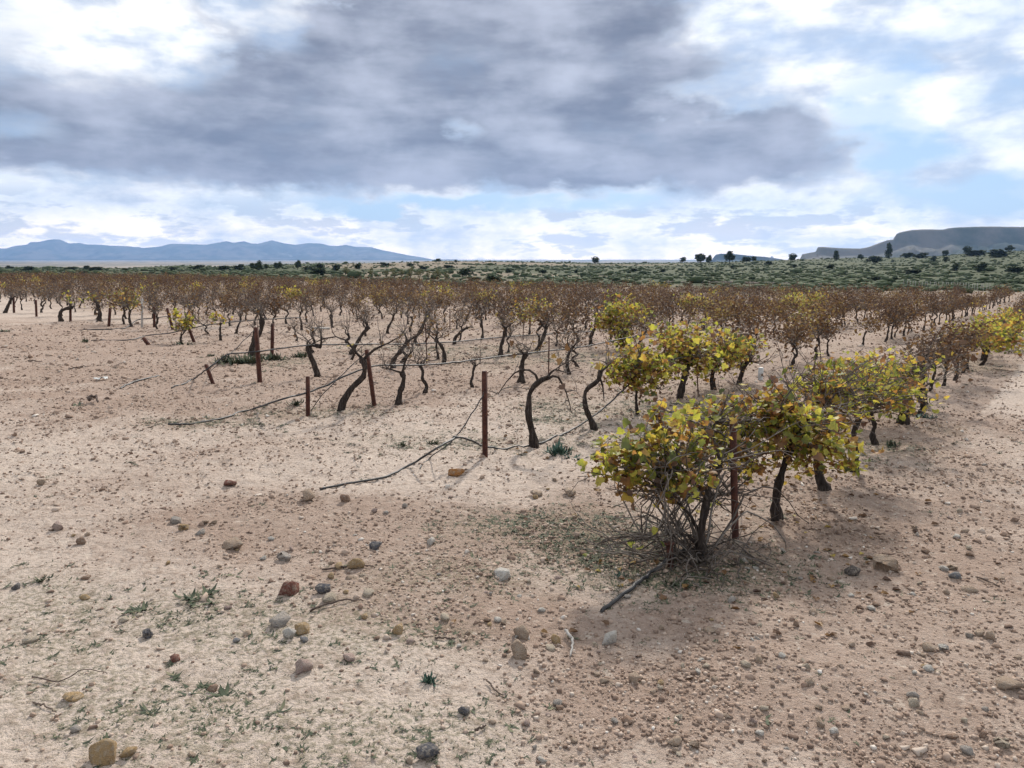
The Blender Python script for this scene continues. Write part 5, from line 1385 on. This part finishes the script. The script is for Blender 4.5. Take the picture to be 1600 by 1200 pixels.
# low scrub on the slope (past counting)
sr = np.random.default_rng(55); NS = 24000
yy = np.exp(sr.uniform(np.log(70), np.log(470), NS)); xx = yy * sr.uniform(-0.85, 0.95, NS)
sf = scrub_field(xx, yy); dens = sf * (0.35 + 0.65 * sstep(-0.3, 0.3, fbm(xx * 0.03, yy * 0.03, 3)))
kp = sr.random(NS) < dens
xx, yy = xx[kp], yy[kp]; zz = H(xx, yy); sz = np.clip(np.exp(sr.normal(np.log(0.30), 0.42, len(xx))), 0.12, 1.2)
b = MB()
for k in range(5):
    g = np.random.default_rng(70 + k); tv = lathe_noise(ICO_V, g, 0.35) * [1.25, 1.1, 0.55]
    sel = np.arange(len(xx))[k::5]
    b.inst(tv, ICO_F, np.stack([xx[sel], yy[sel], zz[sel] + sz[sel] * 0.3], -1), rots(len(sel), sr, 0.2), sz[sel])
tag(obj('scrub', b.mesh('scrub', M['scrub'], False)), 'low grey-green scrub covering the slope behind the vineyard', 'scrub', None, 'stuff')

# dry-stone wall and young staked vines past the vineyard
w0, w1 = hit(1045, 442), hit(1300, 446)
wl = empty('dry_stone_wall', w0); tag(wl, 'low dark dry-stone wall along the foot of the scrub slope', 'wall')
wm = [lathe_noise(ICO_V, np.random.default_rng(s_), 0.22) * [1, .8, .75] for s_ in range(3)]
WME = []
for tv in wm:
    b = MB(); b.add(tv, ICO_F); WME.append(b.mesh('wall_stone', M['stone'], False))
nW = 90
for i_ in range(nW):
    f_ = (i_ + sr.uniform(-.2, .2)) / nW; x_ = w0.x + (w1.x - w0.x) * f_; y_ = w0.y + (w1.y - w0.y) * f_ + sr.normal(0, .1)
    s_ = sr.uniform(0.16, 0.30)
    q = obj('stone', WME[i_ % 3], wl, Vector((x_, y_, h1(x_, y_) + s_ * 0.3)) - w0); q.scale = (s_ * 1.3, s_, s_); q.rotation_euler = (0, 0, sr.uniform(0, 6)); q.color = (0.20, 0.165, 0.135, 1)
b = MB(); b.tube([(0, 0, -0.05), (0.01, 0, 0.4), (0, 0, 0.8)], [0.03, 0.028, 0.026], 6)
STK = b.mesh('vine_stake', M['palewood'])
for i_ in range(30):
    p_ = hit(1412 + i_ * 4.6, 448.5 + i_ * 0.22)
    q = tag(obj('vine_stake', STK, None, p_), 'pale young-vine stake by the scrub, %s from the left of its line' % ORD[i_], 'stake', 'stakes of the young vines'); q.rotation_euler = (sr.normal(0, .08), sr.normal(0, .08), 0)

# ------------------------------------------------------------------ haze: one closed box of even air
b = MB(); b.add(BOX_V / 0.7 * [12500, 12500, 240] + [0, 0, 170], BOX_F)
hm = bpy.data.materials.new('haze'); hm.use_nodes = True; ht = hm.node_tree; ht.nodes.clear()
ho = ht.nodes.new('ShaderNodeOutputMaterial'); pv = ht.nodes.new('ShaderNodeVolumePrincipled')
pv.inputs['Color'].default_value = (0.34, 0.57, 1.0, 1); pv.inputs['Density'].default_value = 1.0e-4; pv.inputs['Anisotropy'].default_value = 0.2
ht.links.new(pv.outputs[0], ho.inputs['Volume'])
tag(obj('haze', b.mesh('haze', hm, False)), 'thin blue haze in the air', 'haze', None, 'stuff')
scene.cycles.volume_bounces = 0
scene.cycles.max_bounces = 6
scene.cycles.diffuse_bounces = 3
scene.cycles.transmission_bounces = 4
scene.cycles.use_denoising = True
